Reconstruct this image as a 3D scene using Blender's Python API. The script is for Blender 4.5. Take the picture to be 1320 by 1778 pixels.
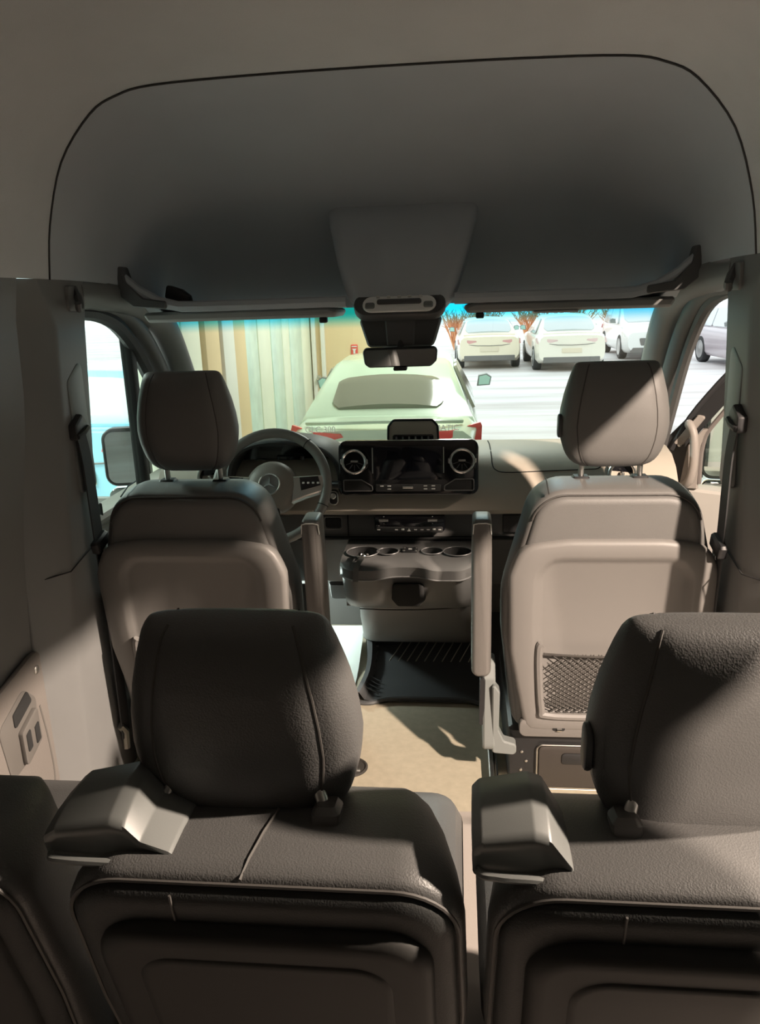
import bpy, bmesh, math, random
from mathutils import Vector, Matrix
random.seed(7)
scn = bpy.context.scene
COL = scn.collection
for o in list(bpy.data.objects): bpy.data.objects.remove(o)

# ------------------------------------------------------------------ camera, sky, sun, exposure
cd = bpy.data.cameras.new('camera'); cam = bpy.data.objects.new('camera', cd); COL.objects.link(cam)
scn.camera = cam
PITCH, YAW, ROLL = (math.radians(a) for a in (15.6, 6.0, 1.85))
fwd = Vector((-math.sin(YAW)*math.cos(PITCH), math.cos(YAW)*math.cos(PITCH), -math.sin(PITCH)))
rgt = Vector((math.cos(YAW), math.sin(YAW), 0)); upv = rgt.cross(fwd)
r2 = rgt*math.cos(ROLL)-upv*math.sin(ROLL); u2 = rgt*math.sin(ROLL)+upv*math.cos(ROLL)
m = Matrix((r2, u2, -fwd)).transposed().to_4x4(); m.translation = (0.165, 0, 1.40)
cam.matrix_world = m
cd.sensor_fit = 'VERTICAL'; cd.sensor_height = 24.0; cd.lens = 1321.0/1778.0*24.0
cd.clip_start = 0.02; cd.clip_end = 300

w = bpy.data.worlds.new('sky'); scn.world = w; w.use_nodes = True
bg = w.node_tree.nodes['Background']
bg.inputs[0].default_value = (0.90, 0.98, 1.0, 1); bg.inputs[1].default_value = 1.2

# warm flood lamp of the delivery bay, outside the open sliding door (right, behind)
def flood(name, loc, aim, e, r, cone, col):
    l = bpy.data.lights.new(name, 'SPOT'); o = bpy.data.objects.new(name, l); COL.objects.link(o); o.location = loc
    l.energy = e; l.shadow_soft_size = r; l.color = col; l.spot_size = math.radians(cone); l.spot_blend = .3
    o.rotation_euler = (Vector(aim)-Vector(loc)).to_track_quat('-Z', 'Y').to_euler()
flood('bay_flood_lamp', (3.4, -2.6, 3.98), (.6, 1.4, .7), 2900, .10, 30, (1.0, .81, .66))
flood('bay_side_lamp', (4.6, 1.20, 3.40), (.4, 1.1, .9), 2300, .10, 30, (1.0, .82, .67))
def bay_fill(name, loc, e, size, col):
    l = bpy.data.lights.new(name, 'AREA'); o = bpy.data.objects.new(name, l); COL.objects.link(o); o.location = loc
    l.energy = e; l.shape = 'RECTANGLE'; l.size = size[0]; l.size_y = size[1]; l.color = col
bay_fill('bay_fill_lamp', (.4, 8.6, 4.1), 170, (.4, 3.0), (.97, 1.0, .93))  # unseen lamp added to light the sedan, door panels and dash top
bay_fill('bay_fill_lamp', (-6.0, 4.5, 4.1), 620, (.5, 4.0), (.88, 1.0, .94))  # unseen lamp added to brighten the left floor and far green wall

vs = scn.view_settings
vs.view_transform = 'Standard'; vs.look = 'None'; vs.gamma = 1.0; vs.use_curve_mapping = False
vs.exposure = 0.62
scn.cycles.use_denoising = True
scn.cycles.max_bounces = 10; scn.cycles.diffuse_bounces = 6; scn.cycles.transparent_max_bounces = 16
scn.cycles.sample_clamp_indirect = 4.0

# ------------------------------------------------------------------ materials
MATS = {}
def mat(name, col, rough=0.5, metal=0.0, bump=0.0, scale=300.0, kind='noise', var=0.0, vscale=6.0, emit=None, spec=0.5, coat=0.0):
    if name in MATS: return MATS[name]
    mt = bpy.data.materials.new(name); mt.use_nodes = True
    nt = mt.node_tree; b = nt.nodes['Principled BSDF']
    b.inputs['Base Color'].default_value = (*col, 1); b.inputs['Roughness'].default_value = rough
    b.inputs['Metallic'].default_value = metal; b.inputs['Specular IOR Level'].default_value = spec
    b.inputs['Coat Weight'].default_value = coat
    tc = nt.nodes.new('ShaderNodeTexCoord')
    if var:
        n = nt.nodes.new('ShaderNodeTexNoise'); n.inputs['Scale'].default_value = vscale; n.inputs['Detail'].default_value = 6
        nt.links.new(tc.outputs['Object'], n.inputs['Vector'])
        mr = nt.nodes.new('ShaderNodeMapRange'); mr.inputs['To Min'].default_value = 1-var; mr.inputs['To Max'].default_value = 1+var
        mr.inputs['From Min'].default_value = .25; mr.inputs['From Max'].default_value = .75
        nt.links.new(n.outputs['Fac'], mr.inputs['Value'])
        mx = nt.nodes.new('ShaderNodeVectorMath'); mx.operation = 'SCALE'; mx.inputs[0].default_value = col
        nt.links.new(mr.outputs[0], mx.inputs['Scale']); nt.links.new(mx.outputs[0], b.inputs['Base Color'])
    if bump:
        if kind == 'voronoi':
            n = nt.nodes.new('ShaderNodeTexVoronoi'); n.inputs['Scale'].default_value = scale; out = n.outputs['Distance']
            nz = nt.nodes.new('ShaderNodeTexNoise'); nz.inputs['Scale'].default_value = scale*.4
            ad = nt.nodes.new('ShaderNodeVectorMath'); ad.operation = 'MULTIPLY_ADD'
            nt.links.new(tc.outputs['Object'], nz.inputs['Vector'])
            nt.links.new(nz.outputs['Color'], ad.inputs[0]); ad.inputs[1].default_value = (2/scale,)*3
            nt.links.new(tc.outputs['Object'], ad.inputs[2]); nt.links.new(ad.outputs[0], n.inputs['Vector'])
        else:
            n = nt.nodes.new('ShaderNodeTexNoise'); n.inputs['Scale'].default_value = scale; n.inputs['Detail'].default_value = 3; out = n.outputs['Fac']
            nt.links.new(tc.outputs['Object'], n.inputs['Vector'])
        bp = nt.nodes.new('ShaderNodeBump'); bp.inputs['Strength'].default_value = bump; bp.inputs['Distance'].default_value = 0.4/scale
        nt.links.new(out, bp.inputs['Height']); nt.links.new(bp.outputs[0], b.inputs['Normal'])
    if emit:
        b.inputs['Emission Color'].default_value = (*emit[0], 1); b.inputs['Emission Strength'].default_value = emit[1]
    MATS[name] = mt
    return mt

def glassmat(name, tint, refl=0.05, grad=None):
    mt = bpy.data.materials.new(name); mt.use_nodes = True; nt = mt.node_tree
    nt.nodes.remove(nt.nodes['Principled BSDF']); out = nt.nodes['Material Output']
    tr = nt.nodes.new('ShaderNodeBsdfTransparent'); tr.inputs[0].default_value = (*tint, 1)
    gl = nt.nodes.new('ShaderNodeBsdfGlossy'); gl.inputs['Roughness'].default_value = 0.02
    fr = nt.nodes.new('ShaderNodeMixShader'); fr.inputs[0].default_value = refl
    nt.links.new(tr.outputs[0], fr.inputs[1]); nt.links.new(gl.outputs[0], fr.inputs[2]); nt.links.new(fr.outputs[0], out.inputs[0])
    if grad:   # shade band of the glass itself, by height on the pane
        tc = nt.nodes.new('ShaderNodeTexCoord'); sp = nt.nodes.new('ShaderNodeSeparateXYZ')
        nt.links.new(tc.outputs['Object'], sp.inputs[0])
        mr = nt.nodes.new('ShaderNodeMapRange'); mr.interpolation_type = 'SMOOTHSTEP'
        mr.inputs['From Min'].default_value = grad[0]; mr.inputs['From Max'].default_value = grad[1]
        nt.links.new(sp.outputs[2], mr.inputs['Value'])
        mx = nt.nodes.new('ShaderNodeMix'); mx.data_type = 'RGBA'
        mx.inputs['A'].default_value = (*tint, 1); mx.inputs['B'].default_value = (*grad[2], 1)
        nt.links.new(mr.outputs[0], mx.inputs['Factor']); nt.links.new(mx.outputs['Result'], tr.inputs[0])
    MATS[name] = mt
    return mt

LEATHER = mat('leather', (0.092, 0.091, 0.089), 0.45, bump=0.32, scale=420, kind='voronoi', var=.06)
LEATHER2 = mat('leather_fine', (0.15, 0.146, 0.14), 0.5, bump=0.25, scale=600, kind='voronoi', var=.05)
THREAD = mat('seam_thread', (0.07, 0.065, 0.06), 0.6)
SHELL = mat('seat_shell_plastic', (0.20, 0.19, 0.18), 0.48, bump=.15, scale=900)
REARSHELL = mat('rear_shell_plastic', (0.03, 0.029, 0.027), 0.6, bump=.15, scale=900, spec=.25)
TRIM = mat('trim_plastic', (0.20, 0.20, 0.198), 0.5, bump=.15, scale=700, var=.03)
HEAD = mat('headliner_fabric', (0.64, 0.66, 0.67), 0.85, bump=.4, scale=420, kind='voronoi', var=.04)
CAP = mat('cap_fabric', (0.48, 0.515, 0.55), 0.8, bump=.25, scale=700, var=.03)
DASH = mat('dash_plastic', (0.44, 0.39, 0.325), 0.55, bump=.2, scale=700, var=.03)
DASHD = mat('dash_lower_plastic', (0.13, 0.128, 0.125), 0.5, bump=.15, scale=700)
BLACK = mat('black_plastic', (0.02, 0.02, 0.021), 0.45)
GLOSSB = mat('black_gloss', (0.006, 0.006, 0.008), 0.12, coat=.4)
SCREEN = mat('screen_glass', (0.005, 0.006, 0.011), 0.08, coat=.5)
CHROME = mat('chrome', (0.75, 0.74, 0.72), 0.18, metal=1)
SATIN = mat('satin_metal', (0.62, 0.61, 0.58), 0.34, metal=1)
RUBBER = mat('rubber', (0.022, 0.022, 0.024), 0.6, bump=.1, scale=200)
MATR = mat('rubber_mat', (0.07, 0.073, 0.076), 0.5, bump=.2, scale=300)
GROOVE = mat('groove', (0.02, 0.02, 0.02), 0.9)
CARPET = mat('floor_carpet', (0.46, 0.41, 0.31), 0.9, bump=.5, scale=500, var=.08, vscale=40)
VINYL = mat('floor_vinyl', (0.40, 0.36, 0.33), 0.6, bump=.2, scale=300, var=.04)
FILM = mat('floor_film', (0.86, 0.92, 0.88), 0.35, bump=.1, scale=20)
BELT = mat('belt_webbing', (0.05, 0.051, 0.053), 0.7, bump=.5, scale=900)
SYMB = mat('symbol_white', (0.75, 0.75, 0.72), 0.5)
GREYP = mat('grey_bracket', (0.20, 0.215, 0.21), 0.45)
MIRROR = mat('mirror_glass', (0.85, 0.87, 0.88), 0.02, metal=1)
GLASS = glassmat('pane_glass', (0.95, 1.0, 0.97), 0.04)
WSGLASS = glassmat('windshield_glass', (0.97, 1.0, 0.98), 0.03, grad=(1.298, 1.362, (0.10, 0.72, 0.92)))
SNOW = mat('snowy_ground', (0.66, 0.64, 0.63), 0.55)
def streaks(mt, c0, c1, sx, sy):
    nt = mt.node_tree; b = nt.nodes['Principled BSDF']; tc = nt.nodes.new('ShaderNodeTexCoord'); mp = nt.nodes.new('ShaderNodeMapping')
    mp.inputs['Scale'].default_value = (sx, sy, 1); nt.links.new(tc.outputs['Object'], mp.inputs[0])
    n = nt.nodes.new('ShaderNodeTexNoise'); n.inputs['Scale'].default_value = 1.0; n.inputs['Detail'].default_value = 8; n.inputs['Roughness'].default_value = .65
    nt.links.new(mp.outputs[0], n.inputs['Vector'])
    cr = nt.nodes.new('ShaderNodeValToRGB'); cr.color_ramp.elements[0].position = .38; cr.color_ramp.elements[1].position = .62
    cr.color_ramp.elements[0].color = (*c0, 1); cr.color_ramp.elements[1].color = (*c1, 1)
    nt.links.new(n.outputs['Fac'], cr.inputs[0]); nt.links.new(cr.outputs[0], b.inputs['Base Color'])
streaks(SNOW, (.50, .45, .44), (.76, .75, .76), .12, 1.1)

# ------------------------------------------------------------------ mesh helpers: every helper returns (verts, faces)
def build(name, vf, material, parent=None, org=(0, 0, 0), angle=38, smooth=True, recalc=True):
    v, f = vf
    me = bpy.data.meshes.new(name)
    me.from_pydata([(p[0]-org[0], p[1]-org[1], p[2]-org[2]) for p in v], [], f)
    if recalc:
        bm = bmesh.new(); bm.from_mesh(me); bmesh.ops.recalc_face_normals(bm, faces=bm.faces); bm.to_mesh(me); bm.free()
    if smooth:
        for p in me.polygons: p.use_smooth = True
        me.set_sharp_from_angle(angle=math.radians(angle))
    me.materials.append(material)
    o = bpy.data.objects.new(name, me); COL.objects.link(o)
    if parent is not None: o.parent = parent
    return o

class Thing:
    """An Empty at the thing's base; parts are given in world coordinates unless local."""
    def __init__(s, name, label, cat, loc=(0, 0, 0), rotz=0, group=None, local=False):
        e = bpy.data.objects.new(name, None); COL.objects.link(e); e.empty_display_size = .1
        e.location = loc; e.rotation_euler = (0, 0, rotz)
        e['label'] = label; e['category'] = cat
        if group: e['group'] = group
        s.e = e; s.org = (0, 0, 0) if local else loc
    def part(s, name, vf, material, under=None, label=None, angle=38, smooth=True):
        o = build(name, vf, material, under or s.e, s.org, angle, smooth)
        if label: o['label'] = label
        return o

def struct(name, vf, material, label=None, angle=38, under=None):
    o = build(name, vf, material, under, (0, 0, 0), angle)
    if under is None: o['kind'] = 'structure'
    if label: o['label'] = label
    return o
def tag(o, label, cat, group=None):
    o['label'] = label; o['category'] = cat
    if group: o['group'] = group
    return o
def single(name, vf, material, label, cat, group=None, org=None, angle=38):
    if org is None:
        n = len(vf[0]); org = (sum(p[0] for p in vf[0])/n, sum(p[1] for p in vf[0])/n, min(p[2] for p in vf[0]))
    o = build(name, vf, material, None, org, angle); o.location = org
    return tag(o, label, cat, group)

def join(*vfs):
    V, F = [], []
    for v, f in vfs:
        k = len(V); V += list(v); F += [tuple(i+k for i in q) for q in f]
    return V, F
def xf(vf, fn): return [fn(*p) for p in vf[0]], vf[1]
def tilt(vf, deg, pivot, axis='x'):
    a = math.radians(deg); c, s = math.cos(a), math.sin(a); px, py, pz = pivot
    def fn(x, y, z):
        x -= px; y -= py; z -= pz
        if axis == 'x': y, z = y*c-z*s, y*s+z*c
        elif axis == 'z': x, y = x*c-y*s, x*s+y*c
        else: x, z = x*c+z*s, -x*s+z*c
        return (x+px, y+py, z+pz)
    return xf(vf, fn)

def rpoly(pts, r, n=6):
    """polygon with rounded corners"""
    out = []; N = len(pts)
    for i, p in enumerate(pts):
        ri = r[i] if isinstance(r, (list, tuple)) else r
        p = Vector(p); a = Vector(pts[i-1])-p; b = Vector(pts[(i+1) % N])-p
        if ri <= 1e-5: out.append(tuple(p)); continue
        la, lb = a.length, b.length; a.normalize(); b.normalize()
        ang = a.angle(b); t = min(ri/math.tan(ang/2), la*.49, lb*.49)
        rr = t*math.tan(ang/2); c = p+(a+b).normalized()*(rr/math.sin(ang/2))
        s0 = p+a*t; s1 = p+b*t
        a0 = math.atan2(s0.y-c.y, s0.x-c.x); a1 = math.atan2(s1.y-c.y, s1.x-c.x)
        d = (a1-a0+math.pi) % (2*math.pi)-math.pi
        for k in range(n+1):
            q = a0+d*k/n; out.append((c.x+rr*math.cos(q), c.y+rr*math.sin(q)))
    return out
def rrect(cx, cy, w_, h_, r, n=5):
    return rpoly([(cx-w_/2, cy-h_/2), (cx+w_/2, cy-h_/2), (cx+w_/2, cy+h_/2), (cx-w_/2, cy+h_/2)], r, n)
def ell(cx, cy, a, b, n=28): return [(cx+a*math.cos(2*math.pi*i/n), cy+b*math.sin(2*math.pi*i/n)) for i in range(n)]
def area2(o): return sum(o[i-1][0]*o[i][1]-o[i][0]*o[i-1][1] for i in range(len(o)))/2
def offset(o, d):
    """inset a CCW outline by d"""
    if abs(d) < 1e-7: return list(o)
    N = len(o); out = []
    for i in range(N):
        p0, p1, p2 = Vector(o[i-1]), Vector(o[i]), Vector(o[(i+1) % N])
        e1 = p1-p0; e2 = p2-p1
        if e1.length < 1e-9: e1 = e2
        if e2.length < 1e-9: e2 = e1
        n1 = Vector((-e1.y, e1.x)).normalized(); n2 = Vector((-e2.y, e2.x)).normalized()
        nn = n1+n2
        if nn.length < 1e-6: nn = n1
        nn.normalize(); k = d/max(.5, nn.dot(n1))
        out.append((p1.x+nn.x*k, p1.y+nn.y*k))
    return out
AX = {'xz': lambda u, v, d: (u, d, v), 'xy': lambda u, v, d: (u, v, d), 'yz': lambda u, v, d: (d, u, v)}
def loft(rings, caps=True, close=True):
    V, F = [], []; n = len(rings[0])
    for r in rings: V += list(r)
    for k in range(len(rings)-1):
        for i in range(n if close else n-1):
            j = (i+1) % n; F.append((k*n+i, k*n+j, (k+1)*n+j, (k+1)*n+i))
    if caps and close: F.append(tuple(range(n))[::-1]); F.append(tuple(range((len(rings)-1)*n, len(rings)*n)))
    return V, F
def slab(o, prof, ax='xz'):
    if area2(o) < 0: o = o[::-1]
    f = AX[ax] if isinstance(ax, str) else ax
    return loft([[f(u, v, d) for u, v in offset(o, ins)] for d, ins in prof])
def pslab(o, d0, d1, b=.006, ax='xz', b0=None):
    """plate with a rounded edge on both faces"""
    b0 = b if b0 is None else b0; s = 1 if d1 > d0 else -1
    return slab(o, [(d0, b0), (d0+s*b0*.3, b0*.3), (d0+s*b0, 0), (d1-s*b, 0), (d1-s*b*.3, b*.3), (d1, b)], ax)
def box(x0, x1, y0, y1, z0, z1, b=.004):
    b = min(b, abs(x1-x0)*.45, abs(y1-y0)*.45, abs(z1-z0)*.45)
    return slab(rrect((x0+x1)/2, (y0+y1)/2, abs(x1-x0), abs(y1-y0), b, 2), [(z0, b*.8), (z0+b, 0), (z1-b, 0), (z1, b*.8)], 'xy')
def tube(pts, r, n=8, closed=False, flat=1.0):
    P = [Vector(p) for p in pts]; rings = []; N = len(P); up = None
    for i, p in enumerate(P):
        if closed: t = P[(i+1) % N]-P[i-1]
        else: t = P[min(i+1, N-1)]-P[max(i-1, 0)]
        t.normalize()
        if up is None: up = Vector((0, 0, 1)) if abs(t.z) < .9 else Vector((0, 1, 0))
        a = up-t*up.dot(t)
        a.normalize(); b = t.cross(a); up = a
        rr = r[i] if isinstance(r, (list, tuple)) else r
        rings.append([tuple(p+a*(rr*flat*math.cos(2*math.pi*k/n))+b*(rr*math.sin(2*math.pi*k/n))) for k in range(n)])
    if closed: rings.append(rings[0])
    return loft(rings, caps=not closed)
def spline(pts, n=6):
    P = [Vector(p) for p in pts]; out = []
    for i in range(len(P)-1):
        p0 = P[max(i-1, 0)]; p1 = P[i]; p2 = P[i+1]; p3 = P[min(i+2, len(P)-1)]
        for k in range(n):
            t = k/n
            out.append(tuple(.5*((2*p1)+(p2-p0)*t+(2*p0-5*p1+4*p2-p3)*t*t+(3*p1-p0-3*p2+p3)*t**3)))
    out.append(tuple(P[-1])); return out
def lathe(prof, c, axis='y', n=28, caps=True):
    """prof: (radius, depth) pairs spun about an axis through c"""
    rings = []
    for r, d in prof:
        ring = []
        for k in range(n):
            a = 2*math.pi*k/n; u, v = r*math.cos(a), r*math.sin(a)
            ring.append((c[0]+u, c[1]+d, c[2]+v) if axis == 'y' else ((c[0]+u, c[1]+v, c[2]+d) if axis == 'z' else (c[0]+d, c[1]+u, c[2]+v)))
        rings.append(ring)
    return loft(rings, caps=caps)
def torus(c, R, r, axis='y', n=32, m_=8):
    rings = []
    for k in range(n):
        a = 2*math.pi*k/n; ring = []
        for j in range(m_):
            q = 2*math.pi*j/m_; rr = R+r*math.cos(q); d = r*math.sin(q); u, v = rr*math.cos(a), rr*math.sin(a)
            ring.append((c[0]+u, c[1]+d, c[2]+v) if axis == 'y' else ((c[0]+u, c[1]+v, c[2]+d) if axis == 'z' else (c[0]+d, c[1]+u, c[2]+v)))
        rings.append(ring)
    rings.append(rings[0]); return loft(rings, caps=False)
def grid(rows, close=False): return loft(rows, caps=False, close=close)
def thick(vf, t):
    """give a sheet real thickness (second skin along vertex normals plus rim)"""
    me = bpy.data.meshes.new('tmp'); me.from_pydata(vf[0], [], vf[1]); bm = bmesh.new(); bm.from_mesh(me)
    bmesh.ops.recalc_face_normals(bm, faces=bm.faces)
    bmesh.ops.solidify(bm, geom=bm.faces[:], thickness=t)
    bm.verts.index_update(); v = [tuple(x.co) for x in bm.verts]; f = [tuple(y.index for y in x.verts) for x in bm.faces]
    bm.free(); bpy.data.meshes.remove(me); return v, f
def ribbon(pts, wdir, wid, t):
    """strap: a path of points, width along wdir"""
    rows = []; wd = Vector(wdir).normalized()
    for p in pts: p = Vector(p); rows.append([tuple(p-wd*wid/2), tuple(p), tuple(p+wd*wid/2)])
    return thick(grid(rows), t)
def text(name, body, size, loc, rot, material, parent, org=(0, 0, 0), extrude=.001):
    c = bpy.data.curves.new(name, 'FONT'); c.body = body; c.size = size; c.extrude = extrude; c.align_x = 'CENTER'; c.align_y = 'CENTER'
    tmp = bpy.data.objects.new(name, c); COL.objects.link(tmp)
    me = bpy.data.meshes.new_from_object(tmp.evaluated_get(bpy.context.evaluated_depsgraph_get()))
    bpy.data.objects.remove(tmp); bpy.data.curves.remove(c)
    me.materials.clear(); me.materials.append(material); o = bpy.data.objects.new(name, me); COL.objects.link(o); o.parent = parent
    o.location = tuple(a-b for a, b in zip(loc, org)); o.rotation_euler = rot; return o

# ================================================================== THE VAN SHELL
ARCH = [(-.845, 1.474), (-.825, 1.60), (-.775, 1.74), (-.69, 1.84), (-.62, 1.876), (-.53, 1.893), (-.3, 1.900), (0, 1.902),
        (.3, 1.900), (.53, 1.893), (.62, 1.876), (.69, 1.84), (.775, 1.74), (.825, 1.60), (.845, 1.474)]
ARCHS = [(p[0], p[1]) for p in spline([(a, b, 0) for a, b in ARCH], 4)]
rows = []
for y in (1.895, 1.6, 1.2, .7, .2, -.4, -1.2):
    k = 1+.012*min(1, (1.895-y)/.3)
    rows.append([(x*k, y, 1.474+(z-1.474)*(k+.004)) for x, z in ARCHS])
def shell(rows, sx=1.025, dz=.022): return loft([list(r)+[(x*sx, y, z+dz) for x, y, z in r[::-1]] for r in rows])
struct('ceiling', shell(rows), HEAD, 'grey fabric headliner over the rear cabin')
struct('trim_1', tube([(x*.9985, 1.896, z-.001) for x, z in ARCHS], .0024, 6), mat('seam_grey', (.06, .06, .06), .9), 'dark arched seam between headliner and front roof cap')
rows = []; NT = 18
for k in range(NT+1):
    th = math.pi/2*k/NT; y = 1.897+.80*math.sin(th); c = math.cos(th)
    rows.append([(x*(1-.03*(k/NT)**2), y+.0, (1.43-.05*(k/NT))+(z-(1.43-.05*k/NT))*(c**1.3 if c > 0 else 0)) for x, z in ARCHS])
struct('trim_2', loft([list(r)+[(x*1.02, y+.02*(k/NT), z+.02*(1-.0*k)) for x, y, z in r[::-1]] for k, r in enumerate(rows)]), CAP, 'smooth grey moulded roof cap above the windshield')

def side_wall(s, y1, y0, name, label):
    rows = []
    for x, z in ((.855, 1.49), (.875, 1.38), (.89, 1.1), (.915, .8), (.93, .5), (.925, .2), (.90, -.02)):
        rows.append([(s*x, y1, z), (s*x, (y0+y1)/2, z), (s*x, y0, z), (s*(x+.03), y0, z), (s*(x+.03), y1, z)])
    return struct(name, loft(rows), TRIM, label)
wl = side_wall(-1, 1.77, -1.2, 'wall_left', 'dark grey trim panel of the left rear side wall')
# right side: sliding door stands open from the door pillar back to y = .28; behind it the wall with its window
wr = struct('wall_right', box(.86, .93, -1.2, .17, -.02, 1.50, .01), TRIM, 'grey right rear side wall behind the open sliding door')
struct('trim_7', box(.845, .93, .17, 1.75, 1.462, 1.50, .01), TRIM, 'grey header trim above the open sliding door')
struct('wall_back', box(-.93, .93, -1.26, -1.2, -.02, 1.93, .01), TRIM, 'closed rear doors of the van')
# B pillars
def pillar(s, name, label):
    rings = []
    data = [  # z, rear y, ridge y, front y, inner x, outer x
        (1.474, 1.72, 1.83, 2.11, .845, .93), (1.42, 1.74, 1.86, 2.10, .842, .93), (1.36, 1.76, 1.885, 2.075, .838, .93), (1.1, 1.735, 1.86, 2.045, .842, .94),
        (.9, 1.715, 1.83, 2.025, .848, .95), (.72, 1.70, 1.81, 2.03, .852, .96), (.45, 1.69, 1.785, 2.06, .858, .965), (.2, 1.68, 1.775, 2.08, .862, .965), (0, 1.68, 1.78, 2.10, .865, .965)]
    for z, yr, yd, yf, xi, xo in data:
        prof = rpoly([(xo, yr), (xo-.04, yr), (xi, yd), (xi, yf-.03), (xi+.05, yf), (xo, yf)], [0, .01, .05, .02, .02, 0], 4)
        rings.append([(s*a, b, z) for a, b in prof])
    return struct(name, loft(rings), TRIM, label)
bl = pillar(-1, 'trim_3', 'grey left door pillar trim with seat belt slot')
br = pillar(1, 'trim_4', 'grey right door pillar trim with seat belt slot')
for s, p in ((-1, bl), (1, br)):     # recessed slot plate of the belt adjuster, joint line
    build('belt_slot', pslab(rpoly([(1.90, .92), (1.99, .92), (1.99, 1.28), (1.90, 1.22)], .02), s*.853, s*.838, .004, 'yz'), GREYP, p)
    build('joint_line', tube([(s*.932, 1.70, .73), (s*.848, 1.80, .735), (s*.85, 2.0, .775)], .0018, 6), GROOVE, p)

# roof rails, A pillars
def rail(s, nm, lab):
    path = spline([(s*.885, 2.06, 1.445), (s*.885, 2.35, 1.435), (s*.875, 2.58, 1.385), (s*.87, 2.70, 1.31), (s*.875, 2.84, 1.14), (s*.885, 3.02, .92), (s*.89, 3.10, .82)], 5)
    r = [.046]*3+[.052]*6+[.055]*(len(path)-9)
    return struct(nm, tube(path, r, 14), TRIM, lab)
rl = rail(-1, 'trim_5', 'grey left windshield pillar and roof rail trim'); rr_ = rail(1, 'trim_6', 'grey right windshield pillar and roof rail trim')
# door opening seals
build('door_seal', tube(spline([(-.90, 2.07, 1.395), (-.90, 2.24, 1.385), (-.90, 2.40, 1.335), (-.90, 2.56, 1.20), (-.905, 2.74, .98), (-.91, 2.86, .82)], 5), .024, 8), RUBBER, rl)
build('door_seal', tube(spline([(.90, 2.06, 1.40), (.905, 2.25, 1.39), (.905, 2.42, 1.345), (.905, 2.58, 1.20), (.91, 2.74, .98), (.915, 2.86, .82)], 5), .018, 8), mat('seal_grey', (.10, .10, .10), .6), rr_)
for s, p in ((-1, rl), (1, rr_)):
    build('door_frame', tube(spline([(s*.905, 2.06, 1.42), (s*.905, 2.35, 1.405), (s*.90, 2.50, 1.345), (s*.90, 2.64, 1.225), (s*.905, 2.80, 1.03), (s*.91, 2.93, .85)], 5), .036, 10), mat('frame_grey', (.10, .10, .10), .5), p)
for s, p in ():
    build('joint_line', tube([(s*(.87+.056*math.cos(a)), 2.685+.03*math.sin(a)*0, 1.318+.056*math.sin(a)) for a in [math.pi*(.55+.9*k/10) for k in range(11)]], .002, 5), GROOVE, p)

# floor
fl = struct('floor', box(-.93, .93, -1.2, 3.2, -.05, 0, .004), CARPET, 'beige speckled cabin floor')
build('floor_panel', box(-.9, .9, -1.0, 1.84, -.01, .012, .004), VINYL, fl)
build('floor_step', box(-.3, .262, 1.84, 2.19, -.01, .004, .002), CARPET, fl)
for cx, cy in ((-.165, 2.04),):
    c = build('anchor_recess', lathe([(.052, 0), (.052, .006), (.046, .009), (.043, .006), (.043, .0045)], (cx, cy, 0), 'z'), mat('recess_dark', (.05, .045, .04), .6), fl)
    build('anchor_bar', tube([(cx-.04, cy-.02, .008), (cx, cy-.024, .012), (cx+.03, cy-.02, .008)], .006, 8), SATIN, c)
build('sill_rail', box(.258, .272, 1.93, 2.30, 0, .035, .003), SATIN, fl)
build('sill_rail', box(.277, .284, 1.93, 2.30, 0, .03, .003), CHROME, fl)

struct('wall_front_van', box(-.92, .92, 3.12, 3.17, -.05, .80, .005), DASHD, 'dark firewall under the dashboard')
# windshield and left door glass
def wsy(z): return 2.70+(1.36-z)*.78
rows = []
for z in (1.40, 1.33, 1.27, 1.2, 1.1, 1.0, .9, .82):
    hw = .85-.03*0; rows.append([(hw*t, wsy(z)+.07*(1-t*t), z) for t in [-1+k/6 for k in range(13)]])
struct('window_1', thick(grid(rows), .005), WSGLASS, 'windshield with a blue shade band along the top')
struct('window_2', box(-.918, -.912, 2.06, 2.45, .78, 1.40, .001), GLASS, 'driver door side window')
rows = slab([(2.50, .80), (2.86, .82), (2.50, 1.25)], [(-.918, 0), (-.912, 0)], 'yz')
struct('window_3', rows, GLASS, 'small triangular quarter window of the driver door')

# driver door (closed): panel, divider bar, sill
dd = Thing('driver_door', 'grey driver door with pale sill beside the left front seat', 'door', (-.93, 2.4, -.02))
dd.part('panel', box(-.99, -.905, 2.06, 2.98, -.02, .775, .02), mat('door_pale', (.42, .40, .37), .6, var=.04))
dd.part('sill', box(-.985, -.895, 2.06, 2.95, .765, .80, .012), mat('door_pale', (.42, .40, .37), .6))
dd.part('window_divider', box(-.935, -.895, 2.452, 2.494, .79, 1.325, .008), RUBBER)
dd.part('door_pocket', box(-.905, -.86, 2.1, 2.7, .42, .56, .015), DASHD)
dd.part('lock_pin', box(-.912, -.902, 2.12, 2.13, .79, .835, .003), BLACK)

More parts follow.
